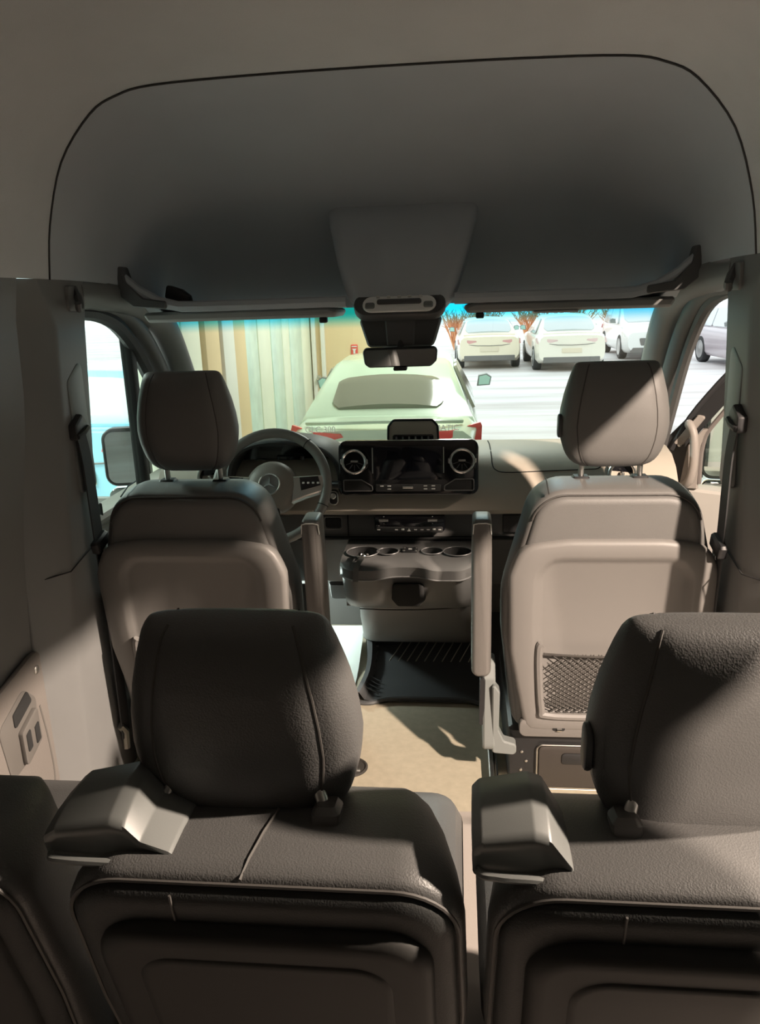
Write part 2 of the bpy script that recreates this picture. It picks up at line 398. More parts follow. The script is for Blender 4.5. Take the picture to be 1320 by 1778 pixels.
# left service panel with latch on the left wall
sp = Thing('side_panel', 'brown grey lower wall panel with latch recess at left edge', 'wall panel', (-.92, 1.6, .05))
sp.part('panel', pslab(rpoly([(1.0, .05), (1.70, .05), (1.70, .56), (1.66, .56), (1.2, .47), (1.0, .47)], [0, .01, .02, .02, .05, 0]), -.924, -.908, .006, 'yz'), mat('panel_brown', (.20, .18, .165), .5, bump=.3, scale=350, kind='voronoi'))
sp.part('recess', pslab(rpoly([(1.50, .30), (1.62, .32), (1.65, .45), (1.60, .50), (1.48, .45)], .03), -.92, -.905, .004, 'yz'), mat('panel_grey', (.14, .13, .12), .5))
sp.part('slot', pslab(rpoly([(1.54, .42), (1.625, .455), (1.61, .49), (1.54, .46)], .008), -.908, -.902, .002, 'yz'), GROOVE)
lt = sp.part('latch', pslab(rpoly([(1.55, .31), (1.63, .345), (1.63, .44), (1.55, .405)], .01), -.912, -.893, .004, 'yz'), mat('panel_grey', (.14, .13, .12), .5))
for a in (1.562, 1.60): sp.part('latch_slot', pslab(rpoly([(a, .345), (a+.02, .352), (a+.02, .402), (a, .393)], .004), -.895, -.891, .001, 'yz'), GROOVE, under=lt)
sp.part('bolt', lathe([(.012, 0), (.012, .006), (.008, .009)], (-.912, 1.672, .515), 'x', 16), SATIN)
sp.part('bead', tube(spline([(-.911, 1.66, .42), (-.911, 1.675, .3), (-.911, 1.67, .18), (-.911, 1.6, .09)], 6), .005, 6), mat('panel_grey', (.14, .13, .12), .5))

# grab handle on rear face of right pillar
single('grab_handle', tube(spline([(.91, 1.70, 1.16), (.885, 1.69, 1.13), (.878, 1.685, 1.0), (.882, 1.68, .85), (.888, 1.68, .74), (.92, 1.69, .70)], 5), .030, 10), TRIM, 'dark padded grab handle at the right edge beside the pillar', 'handle')

# coat hooks
for s, lab in ((-1, 'dark plastic coat hook on the left door pillar'), (1, 'dark plastic coat hook on the right door pillar')):
    t = Thing('coat_hook', lab, 'hook', (s*.845, 1.985, 1.40), group='coat hooks on the pillars')
    t.part('hook_arm', tube(spline([(s*.838, 2.005, 1.455), (s*.83, 2.0, 1.44), (s*.818, 1.985, 1.412), (s*.812, 1.965, 1.40), (s*.808, 1.955, 1.415)], 4), [.007]*5+[.010]*7+[.009]*5, 8), mat('hook_plastic', (.09, .09, .09), .5))
    t.part('hook_plate', pslab(rpoly([(1.955, 1.395), (2.02, 1.395), (2.03, 1.46), (1.965, 1.46)], .012), s*.852, s*.834, .004, 'yz'), TRIM)

# front seat belts
for s, side in ((-1, 'left'), (1, 'right')):
    t = Thing('seat_belt', f'black seat belt hanging along the {side} door pillar', 'seat belt', (s*.83, 1.93, .14), group='front seat belts')
    q = .0 if s < 0 else -.03
    t.part('strap', ribbon(spline([(s*.832, 1.915+q, 1.085), (s*.826, 1.92+q, 1.0), (s*.826, 1.925+q, .8), (s*.835, 1.955+q*.5, .5), (s*.85, 1.98, .2), (s*.855, 1.985, .13)], 4), (0, 1, -.05), .05, .004), BELT)
    t.part('guide', pslab(rpoly([(1.88+q, 1.065), (1.945+q, 1.08), (1.95+q, 1.112), (1.925+q, 1.135), (1.88+q, 1.108)], .01), s*.848, s*.822, .007, 'yz'), mat('guide_black', (.035, .035, .037), .5))
    t.part('guide_lip', tube([(s*.823, 1.885+q, 1.078), (s*.819, 1.915+q, 1.086), (s*.823, 1.945+q, 1.094)], .008, 8), mat('guide_black', (.035, .035, .037), .5))
    b_ = t.part('tongue', tilt(box(s*.82-.012, s*.82+.012, 1.885+q, 1.96+q, .755, .795, .007), 16, (s*.82, 1.92+q, .78)), BLACK)
    t.part('tongue_plate', pslab(rpoly([(1.935+q, .705), (1.96+q, .71), (1.96+q, .765), (1.935+q, .76)], .006), s*.822, s*.818, .001, 'yz'), CHROME, under=b_)
    t.part('anchor', tube([(s*.855, 1.96, .18), (s*.85, 1.98, .15), (s*.855, 1.985, .09)], .012, 8), SATIN)

# ================================================================== OVERHEAD SHELF, VISORS, CONSOLE, MIRROR
for s, side in ((-1, 'left'), (1, 'right')):
    t = Thing('overhead_shelf', f'dark moulded overhead storage shelf above the {side} half of the windshield', 'shelf', (s*.5, 2.45, 1.37), group='overhead shelves')
    rows = []
    for k in range(13):
        u = k/12; x = s*(.16+.68*u)
        up = .10*max(0, (u-.72)/.28)**2; yl = 2.31-.02*u
        z0 = 1.397+up
        rows.append([(x, 2.66, 1.378), (x, 2.5, 1.378), (x, yl+.05, 1.380+up*.7), (x, yl+.005, z0-.014), (x, yl, z0), (x, yl+.005, z0+.012), (x, yl+.02, z0+.016), (x, yl+.04, z0+.008), (x, 2.5, 1.396+up*.3), (x, 2.66, 1.39)])
    t.part('tray', loft(rows), CAP)
    t.part('end_bracket', slab(rpoly([(.80, 1.40), (.842, 1.435), (.842, 1.515), (.828, 1.52), (.815, 1.47), (.77, 1.425), (.70, 1.415), (.70, 1.392)], .008, 3) if s > 0 else rpoly([(-a, b) for a, b in [(.80, 1.40), (.842, 1.435), (.842, 1.515), (.828, 1.52), (.815, 1.47), (.77, 1.425), (.70, 1.415), (.70, 1.392)]][::-1], .008, 3), [(2.285, .003), (2.29, 0), (2.34, 0), (2.345, .003)]), mat('bracket_dark', (.10, .102, .103), .6))
    v = Thing('sun_visor', f'grey sun visor folded up on the {side} side of the windshield', 'sun visor', (s*.5, 2.5, 1.35), group='sun visors')
    v.part('visor_pad', slab(rpoly([(s*.78, 1.352), (s*.80, 1.383), (s*.45, 1.384), (s*.22, 1.384), (s*.185, 1.372), (s*.20, 1.353)], .01), [(2.33, .009), (2.335, .003), (2.345, 0), (2.52, 0), (2.53, .006)]), mat('visor_vinyl', (.34, .34, .33), .6, bump=.2, scale=600))
    v.part('visor_clip', box(s*.235-.012, s*.235+.012, 2.34, 2.36, 1.337, 1.354, .003), BLACK)
    if s > 0: v.part('warning_label', box(.39, .52, 2.336, 2.37, 1.347, 1.353, .001), SYMB)
single('shelf_clip', pslab(rpoly([(-.745, 1.425), (-.66, 1.40), (-.665, 1.43), (-.69, 1.45), (-.735, 1.465)], .008), 2.40, 2.43, .004), BLACK, 'small black latch standing on the left overhead shelf', 'clip')

oc = Thing('overhead_console', 'tapered grey overhead console with reading lamps above the mirror', 'console', (0, 2.4, 1.34))
rings = []
for z, hw, yf in ((1.74, .252, 2.56), (1.68, .246, 2.515), (1.63, .236, 2.465), (1.57, .219, 2.415), (1.50, .199, 2.36), (1.44, .180, 2.325), (1.40, .162, 2.305), (1.37, .135, 2.305), (1.355, .12, 2.32)):
    rings.append([(x, y, z) for x, y in rpoly([(-hw, 2.72), (-hw+.01, yf), (hw-.01, yf), (hw, 2.72)], [0, .04, .04, 0], 5)])
oc.part('housing', loft(rings), CAP)
def obl(vf): return tilt(vf, -38, (0, 2.315, 1.375))
bz = oc.part('lamp_bezel', obl(pslab(rrect(0, 1.375, .27, .085, .042), 2.325, 2.290, .008)), mat('bezel_dark', (.07, .07, .072), .5))
lm = oc.part('reading_lamp', obl(pslab(rrect(0, 1.368, .215, .055, .027), 2.30, 2.284, .005)), mat('lamp_lens', (.88, .88, .86), .2, bump=.4, scale=90))
oc.part('lamp_rib', obl(pslab(rrect(0, 1.372, .13, .016, .007), 2.29, 2.277, .004)), mat('bezel_dark', (.07, .07, .072), .5), under=lm)
for k in range(5): oc.part('button', obl(box(-.062+k*.031-.005, -.062+k*.031+.005, 2.278, 2.286, 1.387, 1.391, .001)), SYMB, under=lm)
for x in (-.085, .085): oc.part('switch', obl(pslab(rrect(x, 1.36, .028, .02, .006), 2.29, 2.279, .003)), GREYP, under=lm)
oc.part('sensor_cover', slab(rpoly([(-.125, 1.35), (.125, 1.35), (.098, 1.262), (-.098, 1.262)], .015), [(2.31, .006), (2.318, 0), (2.50, -.0), (2.60, .02)]), mat('sensor_grey', (.075, .077, .078), .5))
oc.part('sensor_rib', slab(rpoly([(-.045, 1.345), (.045, 1.345), (.04, 1.265), (-.04, 1.265)], .006), [(2.302, .004), (2.306, 0), (2.33, 0)]), mat('sensor_mid', (.10, .10, .10), .5))

mr = Thing('rear_view_mirror', 'rear-view mirror in a black frame below the overhead console', 'mirror', (0, 2.31, 1.20))
mo = rpoly([(-.112, 1.262), (.112, 1.262), (.108, 1.222), (.09, 1.205), (-.092, 1.205), (-.106, 1.215)], .014)
def mt_(vf): return tilt(tilt(vf, 3, (0, 2.28, 1.235)), 3, (0, 2.28, 1.235), 'z')
mr.part('frame', mt_(pslab(mo, 2.275, 2.31, .008)), BLACK)
mr.part('mirror_glass', mt_(slab(offset(mo if area2(mo) > 0 else mo[::-1], .004), [(2.273, .001), (2.277, 0)])), MIRROR)
mr.part('stalk', tube([(0, 2.30, 1.25), (0, 2.315, 1.285), (0, 2.33, 1.31)], [.010, .012, .02], 10), BLACK)
mr.part('adjust_tab', box(-.02, .02, 2.262, 2.30, 1.196, 1.207, .003), BLACK)

# ================================================================== DASHBOARD
da = Thing('dashboard', 'wide grey dashboard below the windshield', 'dashboard', (0, 2.7, 0))
prof = [(3.16, .80), (3.10, .835), (2.95, .858), (2.80, .872), (2.68, .872), (2.60, .858), (2.54, .825), (2.50, .78), (2.472, .735), (2.462, .712), (2.468, .698), (2.485, .692), (2.56, .690), (3.1, .69)]
rows = []
for x in [-.9+.1*k for k in range(19)]:
    bow = .05*(x/.9)**2
    rows.append([(x, y+(bow if y < 2.9 else 0), z) for y, z in prof])
da.part('upper_dash', loft(rows), DASH)
rows = []
for x in [-.9+.15*k for k in range(13)]:
    rows.append([(x, 3.1, .70), (x, 2.535, .70), (x, 2.525, .66), (x, 2.53, .60), (x, 2.56, .55), (x, 2.62, .40), (x, 2.75, .34), (x, 3.1, .34)])
da.part('lower_dash', loft(rows), DASHD)
da.part('trim_strip', box(-.88, .88, 2.515, 2.535, .592, .602, .003), GROOVE)
for x in (-.215, .275): da.part('joint_line', box(x, x+.003, 2.518, 2.535, .60, .69, .001), GROOVE)
# airbag lid on passenger side
ol = rpoly([(.285, 2.96), (.285, 2.56), (.70, 2.56), (.70, 2.96)], .05, 6)
def dz(x, y):
    z = None
    P_ = [(a+(.05*(x/.9)**2 if a < 2.9 else 0), b) for a, b in prof[1:12]]
    for (a0, b0), (a1, b1) in zip(P_, P_[1:]):
        if a1 <= y <= a0: z = b0+(b1-b0)*(y-a0)/(a1-a0); break
    return (z if z is not None else .86)
lid = [(x, y) for x, y in spline([(.285, 2.95, 0), (.285, 2.80, 0), (.285, 2.63, 0), (.287, 2.575, 0), (.30, 2.552, 0), (.33, 2.545, 0), (.45, 2.552, 0), (.6, 2.565, 0), (.645, 2.575, 0), (.655, 2.62, 0), (.655, 2.80, 0), (.655, 2.95, 0)], 4) for x, y in [(x, y)]] if False else [(p[0], p[1]) for p in spline([(.285, 2.95, 0), (.285, 2.80, 0), (.285, 2.63, 0), (.287, 2.575, 0), (.30, 2.552, 0), (.33, 2.545, 0), (.45, 2.552, 0), (.6, 2.565, 0), (.645, 2.575, 0), (.655, 2.62, 0), (.655, 2.80, 0), (.655, 2.95, 0)], 4)]
da.part('airbag_lid_seam', tube([(x, y, dz(x, y)) for x, y in lid], .0022, 5), GROOVE)
da.part('glovebox_slot', box(.32, .86, 2.515, 2.54, .615, .685, .006), BLACK)
da.part('storage_slot', pslab(rrect(-.265, .655, .055, .038, .008), 2.53, 2.517, .003), GROOVE)
da.part('storage_frame', tube([(x, 2.516, z) for x, z in rrect(-.265, .655, .062, .044, .01)], .003, 6, closed=True), DASHD)
# instrument hood and cluster
hood_o = [(p[0], p[1]) for p in spline([(-.625, .74, 0), (-.625, .84, 0), (-.60, .90, 0), (-.54, .938, 0), (-.43, .952, 0), (-.32, .938, 0), (-.255, .90, 0), (-.225, .84, 0), (-.222, .74, 0)], 5)]
hi = offset(hood_o if area2(hood_o) > 0 else hood_o[::-1], .016)
ho = hood_o if area2(hood_o) > 0 else hood_o[::-1]
rings = [[(x, 2.80, z-.03) for x, z in ho], [(x, 2.66, z) for x, z in ho], [(x, 2.50, z) for x, z in ho], [(x, 2.492, z) for x, z in offset(ho, .006)], [(x, 2.50, z) for x, z in hi], [(x, 2.64, z-.01) for x, z in hi]]
hd = da.part('instrument_hood', loft(rings, caps=False), mat('hood_dark', (.06, .062, .065), .55))
cl = da.part('instrument_cluster', slab(offset(hi, .0), [(2.63, .004), (2.66, .004)]), GLOSSB)
for gx in (-.535, -.315):
    g = da.part('gauge', lathe([(.058, 0), (.058, -.006), (.05, -.008), (.049, -.003), (.001, -.003)], (gx, 2.632, .805), 'y'), mat('gauge_face', (.10, .10, .10), .4))
    da.part('gauge_ring', torus((gx, 2.622, .805), .055, .003), SATIN, under=g)
    for k in range(9):
        a = math.radians(-40+k*32.5); r0, r1 = .040, .048
        da.part('tick', tube([(gx+r0*math.cos(a), 2.627, .805+r0*math.sin(a)), (gx+r1*math.cos(a), 2.627, .805+r1*math.sin(a))], .0012, 4), SYMB, under=g)
    da.part('needle', tube([(gx, 2.625, .805), (gx-.035, 2.625, .785)], .0016, 5), mat('needle', (.7, .2, .1), .4), under=g)
da.part('cluster_display', box(-.475, -.375, 2.618, 2.635, .79, .875, .003), SCREEN)
# centre screen panel
def ctr(vf): return tilt(vf, -7, (0, 2.455, .86))
pn = da.part('centre_panel', ctr(pslab(rrect(.005, .863, .462, .182, .026), 2.50, 2.448, .006)), GLOSSB)
da.part('display_screen', ctr(pslab(rrect(.005, .878, .225, .112, .004), 2.452, 2.4455, .001)), SCREEN, under=pn)
for x in (-.112, .122): da.part('chrome_bar', ctr(box(x-.0018, x+.0018, 2.442, 2.449, .845, .93, .001)), SATIN, under=pn)
for x in (-.172, .182):
    vn = da.part('air_vent', ctr(lathe([(.040, 0), (.041, -.012), (.037, -.018), (.033, -.014), (.032, .004), (.001, .004)], (x, 2.447, .885), 'y', 32)), GLOSSB)
    da.part('vent_ring', ctr(torus((x, 2.432, .885), .0375, .0048)), CHROME, under=vn)
    da.part('vent_vane', ctr(box(x-.012, x+.012, 2.434, 2.446, .883, .889, .002)), SATIN, under=vn)
    for a in (-1, 1): da.part('vent_grip', ctr(box(x+a*.042-.004, x+a*.042+.004, 2.428, 2.444, .877, .895, .003)), CHROME, under=vn)
    for k in range(5):
        a = math.radians(200+35*k); da.part('vent_fin', ctr(tube([(x+.012*math.cos(a), 2.444, .885+.012*math.sin(a)), (x+.03*math.cos(a), 2.444, .885+.03*math.sin(a))], .0012, 4)), mat('fin_grey', (.2, .2, .2), .4), under=vn)
for s in (-1, 1):
    c0 = .005
    pts = [(c0+s*.215, .787), (c0+s*.118, .787), (c0+s*.120, .803), (c0+s*.155, .824), (c0+s*.215, .824)]
    pk = da.part('pocket', ctr(pslab(rpoly(pts, .005, 3), 2.45, 2.4455, .001)), GROOVE, under=pn)
    da.part('pocket_rim', ctr(tube([(x, 2.4455, z) for x, z in rpoly(pts, .005, 3)], .0022, 6, closed=True)), DASHD, under=pn)
da.part('button_strip', ctr(pslab(rrect(.005, .797, .215, .024, .004), 2.45, 2.443, .002)), mat('strip_grey', (.05, .05, .05), .4), under=pn)
da.part('volume_knob', ctr(tube([(-.012, 2.437, .80), (.022, 2.437, .80)], .006, 12)), CHROME, under=pn)
for x in (-.082, -.058, .062, .088):
    for z in (.793, .803):
        if (x, z) == (-.082, .793): continue
        da.part('button_symbol', ctr(box(x-.006, x+.006, 2.4415, 2.4435, z-.0018, z+.0018, .0005)), SYMB, under=pn)
# hooded sensor box on top of the dash
hb = da.part('sensor_hood', pslab(rpoly([(-.072, .885), (.102, .885), (.098, .975), (.080, .995), (-.05, .995), (-.068, .975)], .016), 2.60, 2.66, .004), mat('hood_face', (.62, .56, .48), .45))
da.part('hood_rim', tube([(x, 2.60, z) for x, z in rpoly([(-.074, .885), (.104, .885), (.10, .977), (.082, .998), (-.052, .998), (-.07, .977)], .016)], .0042, 6, closed=True), BLACK, under=hb)
gr = da.part('sensor_grille', pslab(rrect(.015, .932, .142, .032, .008), 2.605, 2.592, .004), GLOSSB, under=hb)
for k in range(6): da.part('grille_fin', box(-.045+k*.022, -.039+k*.022, 2.588, 2.594, .922, .942, .001), SATIN if k in (2, 3) else mat('fin_grey', (.2, .2, .2), .4), under=hb)
# climate panel
dn = lambda vf: xf(vf, lambda x, y, z: (x, y-.004, z-.010))
cp = da.part('climate_panel', dn(pslab(rpoly([(-.115, .702), (.125, .702), (.125, .655), (.115, .643), (-.105, .643), (-.115, .655)], .005), 2.53, 2.470, .005)), GLOSSB)
da.part('climate_strip', dn(pslab(rrect(.005, .656, .225, .019, .005), 2.48, 2.466, .002)), mat('strip_grey', (.05, .05, .05), .4), under=cp)
for x in (-.082, .083):
    da.part('temperature_toggle', dn(tube([(x-.016, 2.464, .689), (x+.016, 2.464, .689)], .0055, 10)), CHROME, under=cp)
    for dz_ in (.012, -.012): da.part('toggle_mark', dn(box(x-.002, x+.002, 2.467, 2.471, .689+dz_-.001, .689+dz_+.001, .0004)), SYMB, under=cp)
for k, x in enumerate((-.10, -.04, -.018, .003, .025, .047, .068, .088, .107)):
    if k == 3: vf = slab([(x-.006, .651), (x+.006, .651), (x, .661)], [(2.4665, 0), (2.464, 0)])
    else: vf = box(x-.005, x+.005, 2.464, 2.4665, .6545, .6575+(.003 if k in (2, 7) else 0), .0006)
    da.part('button_symbol', dn(vf), SYMB, under=cp)
# start button, passenger vent
st = da.part('start_button', pslab(rrect(-.252, .757, .03, .045, .012), 2.50, 2.468, .003), BLACK)
da.part('start_ring', tube([(x, 2.468, z) for x, z in rrect(-.252, .757, .03, .045, .012)], .0022, 6, closed=True), SATIN, under=st)
da.part('start_disc', lathe([(.010, 0), (.010, -.004), (.007, -.006), (.001, -.005)], (-.252, 2.468, .764), 'y', 20), SATIN, under=st)
for x in (.715, -.70):
    vn = da.part('air_vent', lathe([(.046, .03), (.046, -.008), (.041, -.014), (.036, -.008), (.034, .01), (.001, .01)], (x, 2.555, .815), 'y', 32), GLOSSB)
    da.part('vent_ring', torus((x, 2.545, .815), .042, .006), SATIN, under=vn)
    da.part('vent_vane', box(x-.006, x+.006, 2.535, 2.555, .795, .822, .003), SATIN, under=vn)

# ================================================================== STEERING WHEEL
sw = Thing('steering_wheel', 'grey leather steering wheel with silver star emblem', 'steering wheel', (-.435, 2.40, .70))
WC = (-.435, 2.36, .825)
def wt(vf): return tilt(vf, -28, WC)
sw.part('rim', wt(torus(WC, .182, .0165, 'y', 56, 12)), mat('wheel_leather', (.23, .225, .215), .42, bump=.2, scale=600, kind='voronoi'))
hub = sw.part('hub', wt(lathe([(.08, .05), (.088, .02), (.085, -.01), (.07, -.03), (.045, -.038), (.001, -.040)], (WC[0], WC[1]+.01, WC[2]), 'y', 36)), mat('hub_plastic', (.25, .225, .20), .5))
em = sw.part('emblem_disc', wt(lathe([(.034, 0), (.034, -.004), (.001, -.005)], (WC[0], WC[1]-.026, WC[2]), 'y')), mat('emblem_grey', (.25, .25, .25), .3), under=hub)
sw.part('emblem_ring', wt(torus((WC[0], WC[1]-.031, WC[2]), .034, .0035)), CHROME, under=hub)
star = []
for k in range(6):
    a = math.radians(90+60*k); r = .032 if k % 2 == 0 else .0055; star.append((WC[0]+r*math.cos(a), WC[2]+r*math.sin(a)))
sw.part('star_emblem', wt(slab(star, [(WC[1]-.030, 0), (WC[1]-.036, .002)])), CHROME, under=hub)
for s in (-1, 1):
    spk = sw.part('spoke', wt(slab([(WC[0]+s*a, WC[2]+b) for a, b in ((.07, .03), (.172, .035), (.178, .01), (.168, -.02), (.12, -.035), (.07, -.055))], [(WC[1]-.012, .004), (WC[1]-.008, 0), (WC[1]+.02, 0)])), SATIN)
    kp = sw.part('key_pad', wt(slab([(WC[0]+s*a, WC[2]+b) for a, b in ((.092, .028), (.155, .032), (.165, .0), (.10, -.018))], [(WC[1]-.010, 0), (WC[1]-.016, .002)])), GLOSSB, under=spk)
    for q in range(4): sw.part('key_symbol', wt(box(WC[0]+s*(.108+.016*q)-.004, WC[0]+s*(.108+.016*q)+.004, WC[1]-.0185, WC[1]-.016, WC[2]+.004, WC[2]+.010, .001)), SYMB, under=spk)
sw.part('lower_spoke', wt(slab([(WC[0]-.03, WC[2]-.07), (WC[0]+.03, WC[2]-.07), (WC[0]+.025, WC[2]-.172), (WC[0]-.025, WC[2]-.172)], [(WC[1]-.008, .003), (WC[1]-.005, 0), (WC[1]+.012, 0)])), BLACK)
sw.part('column', wt(lathe([(.05, .04), (.055, .22)], WC, 'y', 20)), DASHD)
for a in (-20, 52): 
    q = math.radians(a); sw.part('rim_stitch', wt(torus((0, 0, 0), .0172, .0012, 'y', 18, 5)) if False else wt(tube([(WC[0]+(.182+.0174*math.cos(b))*math.cos(q), WC[1]+.0174*math.sin(b), WC[2]+(.182+.0174*math.cos(b))*math.sin(q)) for b in [2*math.pi*k/16 for k in range(16)]], .0014, 5, closed=True)), GROOVE)
tube_st = tube([(-.30, 2.50, .80), (-.22, 2.44, .81)], [.010, .013], 10)
single('column_stalk', tube_st, BLACK, 'black column stalk right of the steering wheel', 'stalk')

# ================================================================== CENTRE CONSOLE WITH CUP HOLDERS
cc = Thing('centre_console', 'dark centre console with four cup holders below the climate panel', 'console', (0, 2.45, 0))
fx = lambda x: .035*math.exp(-(x/.075)**4)   # notch in the front edge
XS = [-.215+.43*k/30 for k in range(31)]
rings = []
for x in XS:
    e = max(0, (abs(x)-.16)/.055); rb = .05*e*e; n = fx(x)
    rings.append([(x, 2.54, .588), (x, 2.36, .584), (x, 2.275+n+rb, .578), (x, 2.262+n+rb, .570), (x, 2.262+n+rb, .540), (x, 2.275+n+rb, .530), (x, 2.30+n+rb, .525), (x, 2.31+rb+n*.6, .50), (x, 2.335+rb+n*.3, .44), (x, 2.37+rb, .40), (x, 2.42, .385), (x, 2.54, .385)])
def cupo(c, r): return ell(c[0], c[1], r, r, 24)
tray = cc.part('tray', loft(rings), mat('console_dark', (.11, .11, .108), .48, bump=.12, scale=800))
cc.part('tray_edge', tube([(x, 2.262+fx(x)+.05*max(0, (abs(x)-.16)/.055)**2, .538) for x in XS], .0025, 6), mat('edge_grey', (.16, .16, .16), .4))
def cut(o, vf, org):
    me = bpy.data.meshes.new('cut'); me.from_pydata([tuple(a-b for a, b in zip(p, org)) for p in vf[0]], [], vf[1])
    bm = bmesh.new(); bm.from_mesh(me); bmesh.ops.recalc_face_normals(bm, faces=bm.faces); bm.to_mesh(me); bm.free()
    c = bpy.data.objects.new('cut', me); COL.objects.link(c); c.parent = o.parent
    md = o.modifiers.new('b', 'BOOLEAN'); md.object = c; md.operation = 'DIFFERENCE'; md.solver = 'EXACT'
    bpy.context.view_layer.update()
    n = bpy.data.meshes.new_from_object(o.evaluated_get(bpy.context.evaluated_depsgraph_get())); o.modifiers.clear(); old = o.data; o.data = n
    n.set_sharp_from_angle(angle=math.radians(38)); bpy.data.objects.remove(c)
CUPS = ((-.150, 2.40, .054), (-.066, 2.405, .036), (.082, 2.41, .036), (.166, 2.405, .047))
for cx, cy, r in CUPS: cut(tray, lathe([(r, .1), (r, -.10)], (cx, cy, .588), 'z', 32), cc.org)
for cx, cy, r in CUPS:
    c = cc.part('cup_holder', lathe([(r, -.002), (r+.001, -.098), (.001, -.098), (.001, -.095), (r*.86, -.094), (r-.004, -.003), (r, -.002)], (cx, cy, .588), 'z', 32, False), mat('cup_dark', (.05, .05, .05), .5))
    cc.part('cup_rim', torus((cx, cy, .5885), r, .0022, 'z', 32, 6), mat('edge_grey', (.16, .16, .16), .4), under=c)
us = cc.part('usb_socket', box(-.018, .034, 2.40, 2.44, .584, .591, .003), BLACK)
for x in (-.012, .028):
    for y in (2.406, 2.434): cc.part('socket_corner', lathe([(.0045, 0), (.0045, .004), (.001, .005)], (x, y, .589), 'z', 10), SATIN, under=us)
cc.part('socket_mark', box(.002, .014, 2.416, 2.424, .590, .5925, .0008), SYMB, under=us)
cc.part('bin_recess', pslab(rpoly([(-.045, .505), (.055, .505), (.062, .45), (.04, .425), (-.03, .425), (-.05, .45)], .012), 2.37, 2.318, .004), GROOVE)
rings = []
for z, hw, yf in ((.42, .185, 2.40), (.36, .18, 2.43), (.30, .185, 2.47), (.22, .19, 2.55), (.15, .20, 2.64), (.10, .215, 2.74), (.07, .225, 2.80)):
    rings.append([(x, y, z) for x, y in rpoly([(-hw, 3.05), (-hw, yf), (hw+.03, yf), (hw+.03, 3.05)], [0, .07, .05, 0], 6)])
cc.part('lower_body', loft(rings), mat('console_dark', (.11, .11, .108), .48))
cc.part('joint_line', tube([(x, 2.402+.02*(x/.2)**2, .375+.02*(x+.2)) for x in [-.17+.36*k/12 for k in range(13)]], .002, 5), GROOVE)
ky = Thing('key_fob', 'silver key on a dark strap in the left cup holder', 'key', (-.15, 2.29, .585))
ky.part('key_strap', ribbon([(-.158, 2.255, .535), (-.156, 2.26, .575), (-.150, 2.275, .592), (-.140, 2.31, .60)], (1, .1, 0), .018, .003), mat('strap_dark', (.10, .10, .095), .6))
ky.part('key_ring', torus((-.14, 2.325, .602), .010, .0022, 'z', 18, 6), CHROME)
ky.part('key_body', box(-.158, -.146, 2.305, 2.345, .596, .606, .004), CHROME)
ky.part('key_tag', tilt(box(-.136, -.125, 2.33, 2.355, .598, .604, .003), 30, (-.13, 2.34, .6), 'z'), CHROME)
# pedals
pd = Thing('brake_pedal', 'black foot pedal beside the left of the console', 'pedal', (-.27, 2.75, 0))
pd.part('pad', tilt(box(-.315, -.225, 2.66, 2.69, .30, .40, .015), 25, (-.27, 2.68, .34)), RUBBER)
pd.part('arm', tube([(-.27, 2.69, .36), (-.27, 2.80, .50), (-.27, 2.83, .66)], .014, 8), BLACK)

# rubber mat in the passenger footwell side
fm = Thing('floor_mat', 'black rubber floor mat with raised diagonal ribs below the console', 'floor mat', (.03, 2.7, 0))
def mz(y): return .008 if y < 2.62 else .008+(y-2.62)*.30
rows = []
for k in range(15):
    y = 2.44+.55*k/14; xl = -.20+.02*math.sin(k*.3)
    rows.append([(xl-.005, y, .002), (xl, y, mz(y)+.03), (xl+.012, y, mz(y)+.032), (xl+.03, y, mz(y)+.004), (-.13, y, mz(y)), (.0, y, mz(y)), (.12, y, mz(y)), (.29, y, mz(y)), (.36, y, mz(y))])
fm.part('mat_sheet', thick(grid(rows), .004), MATR)
fm.part('rear_rim', tube(spline([(-.205, 2.43, .01), (-.15, 2.425, .008), (-.08, 2.45, .012), (.05, 2.452, .014), (.18, 2.45, .014), (.25, 2.43, .010), (.34, 2.41, .008)], 5), .009, 8), MATR)
fm.part('front_rim', tube(spline([(-.19, 2.93, .14), (-.155, 2.90, .125), (-.10, 2.95, .14), (0, 2.975, .148), (.2, 2.99, .155), (.3, 2.99, .155)], 5), .014, 8), MATR)
for k in range(11):
    x0 = -.10+k*.034; pts = []
    for q in range(5):
        u = q/4; x = x0+u*.10; y = 2.70+u*.24; pts.append((x, y, mz(y)+.003))
    pts = [p for p in pts if p[0] < .27]
    if len(pts) > 1: fm.part('rib', tube(pts, .0028, 5), mat('rib_tan', (.42, .38, .33), .5))
for k in range(9): fm.part('edge_block', box(-.168, -.148, 2.50+k*.045, 2.528+k*.045, mz(2.5+k*.045)+.004, mz(2.5+k*.045)+.016, .003), MATR)
for k in range(4): fm.part('grip_line', tube([(-.178, 2.50+.03*k, .035), (-.120, 2.47+.03*k, .02)], .003, 5), MATR)

# protective film in driver footwell
rows = []
for k in range(12):
    y = 2.1+.8*k/11; rows.append([(x, y, .006+.003*math.sin(9*x+5*y)+(0 if y < 2.65 else (y-2.65)*.35)) for x in [-.84+.62*q/8 for q in range(9)]])
single('floor_film', thick(grid(rows), .003), FILM, 'pale protective film on the driver footwell floor', 'floor cover')

